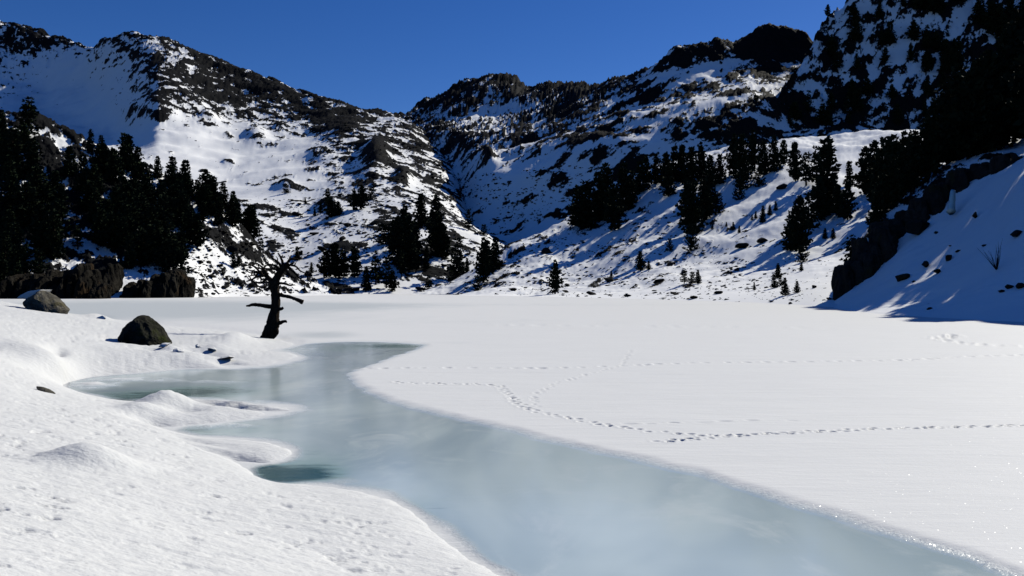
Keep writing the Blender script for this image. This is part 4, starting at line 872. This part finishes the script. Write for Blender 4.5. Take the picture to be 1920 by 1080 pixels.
limb('burl', [(518, 580, -2, 4), (526, 579, -2, 3.6), (531, 578, -2, 2.2), (530, 575, -2, .8)], trunk, 8, seed=4)
limb('burl', [(512, 585, -2, 3), (507, 587, -2, 1.8), (505, 588, -2, .8)], trunk, 7, seed=5)
limb('branch', [(512, 575, 0, 5), (500, 574, -2, 4.1), (488, 572, -3, 3.7), (475, 571, -4, 3.1), (469, 573, -4, 2.2), (463, 573.5, -4, 1.4)], seed=6)
limb('branch', [(519, 551, 0, 4.5), (530, 554, -2, 3.4), (545, 557, -3, 3.2), (556, 561, -4, 3.3), (563, 564, -4, 4.2), (569, 566.5, -4, 4.6)], seed=7)
limb('branch', [(517, 533, 0, 3), (526, 531, 2, 2.3), (534, 532, 3, 2.2), (543, 535, 4, 1.6), (552, 534, 5, .8)], seed=8)
rl = limb('main_limb', [(514, 533, 0, 8), (518, 524, 0, 7.5), (524, 513, -1, 6.2), (530, 505, -2, 6), (535, 499, -2, 6), (540, 495, -3, 4)], sides=10, n=18, seed=9)
ll = limb('main_limb', [(512, 533, 0, 7), (506, 524, 1, 4.6), (500, 519, 2, 3.8), (492, 514, 3, 3.2), (482, 511, 4, 2.4), (470, 507, 5, 1.4)], sides=9, n=16, seed=10)
# branches fanning from the two limbs; each a chain with side twigs
fan = [(rl, [(532, 502, 0), (530, 490, -4), (526, 480, -6), (523, 474, -6)], 2.6), (rl, [(536, 498, 0), (546, 486, 4), (556, 485, 8), (566, 484, 8)], 2.2), (rl, [(540, 500, 0), (550, 510, 2), (560, 520, 3), (569, 530, 4)], 2.6),
       (rl, [(540, 496, 0), (552, 500, 6), (562, 508, 8), (572, 513, 8)], 2.0), (rl, [(528, 508, 0), (518, 500, -5), (508, 497, -8), (498, 500, -10)], 2.3), (rl, [(534, 500, 0), (540, 488, 4), (545, 478, 6)], 2.0), (rl, [(530, 503, 0), (522, 492, -4), (514, 484, -6), (508, 474, -6)], 2.4),
       (rl, [(526, 510, 0), (516, 505, -8), (505, 505, -12), (494, 500, -14)], 2.0), (rl, [(538, 498, 0), (546, 496, -10), (556, 494, -14)], 1.8),
       (ll, [(506, 524, 0), (500, 510, -4), (492, 500, -8), (482, 494, -10), (472, 492, -10)], 2.4), (ll, [(496, 517, 0), (484, 519, -3), (474, 524, -5), (464, 528, -6)], 2.3), (ll, [(500, 520, 0), (490, 530, -3), (478, 528, -5), (466, 522, -6)], 2.0), (ll, [(490, 514, 0), (480, 503, 2), (470, 498, 4), (460, 497, 4)], 2.0),
       (ll, [(508, 535, 0), (500, 545, -2), (494, 540, -4), (486, 537, -5), (479, 532, -6)], 2.4), (ll, [(486, 512, 0), (478, 516, 3), (470, 517, 5), (461, 520, 5)], 1.6), (ll, [(503, 520, 0), (497, 508, 6), (488, 504, 8), (480, 498, 8)], 1.9), (ll, [(482, 511, 0), (472, 511, -4), (463, 508, -6)], 1.4)]
rb = random.Random(90)
for i, (par, pts, w) in enumerate(fan):
    n = len(pts); ch = [(a + rb.uniform(-1, 1), b + rb.uniform(-1, 1), c, w * 1.25 * (1 - .62 * k / (n - 1))) for k, (a, b, c) in enumerate(pts)]
    limb('branch', ch, par, 6, seed=100 + i)
    for k in range(rb.randint(1, 3)):
        j = rb.randint(1, n - 1); t = rb.random(); a, b, c = [pts[j - 1][m] * (1 - t) + pts[j][m] * t for m in range(3)]
        an = rb.uniform(-2.9, .4) if rb.random() < .7 else rb.uniform(0, 6.28); L = rb.uniform(5, 13)
        e1 = (a + math.cos(an) * L * .55, b + math.sin(an) * L * .55, c + rb.uniform(-3, 3)); e2 = (a + math.cos(an + rb.uniform(-.5, .5)) * L, b + math.sin(an) * L - rb.uniform(0, 2), c + rb.uniform(-5, 5))
        limb('twig', [(a, b, c, 1.5), (*e1, 1.1), (*e2, .5)], par, 5, n=5, seed=300 + i * 9 + k)
tag(dt, 'gnarled dead tree with bare twisted branches at the tip of the snow spit', 'tree')
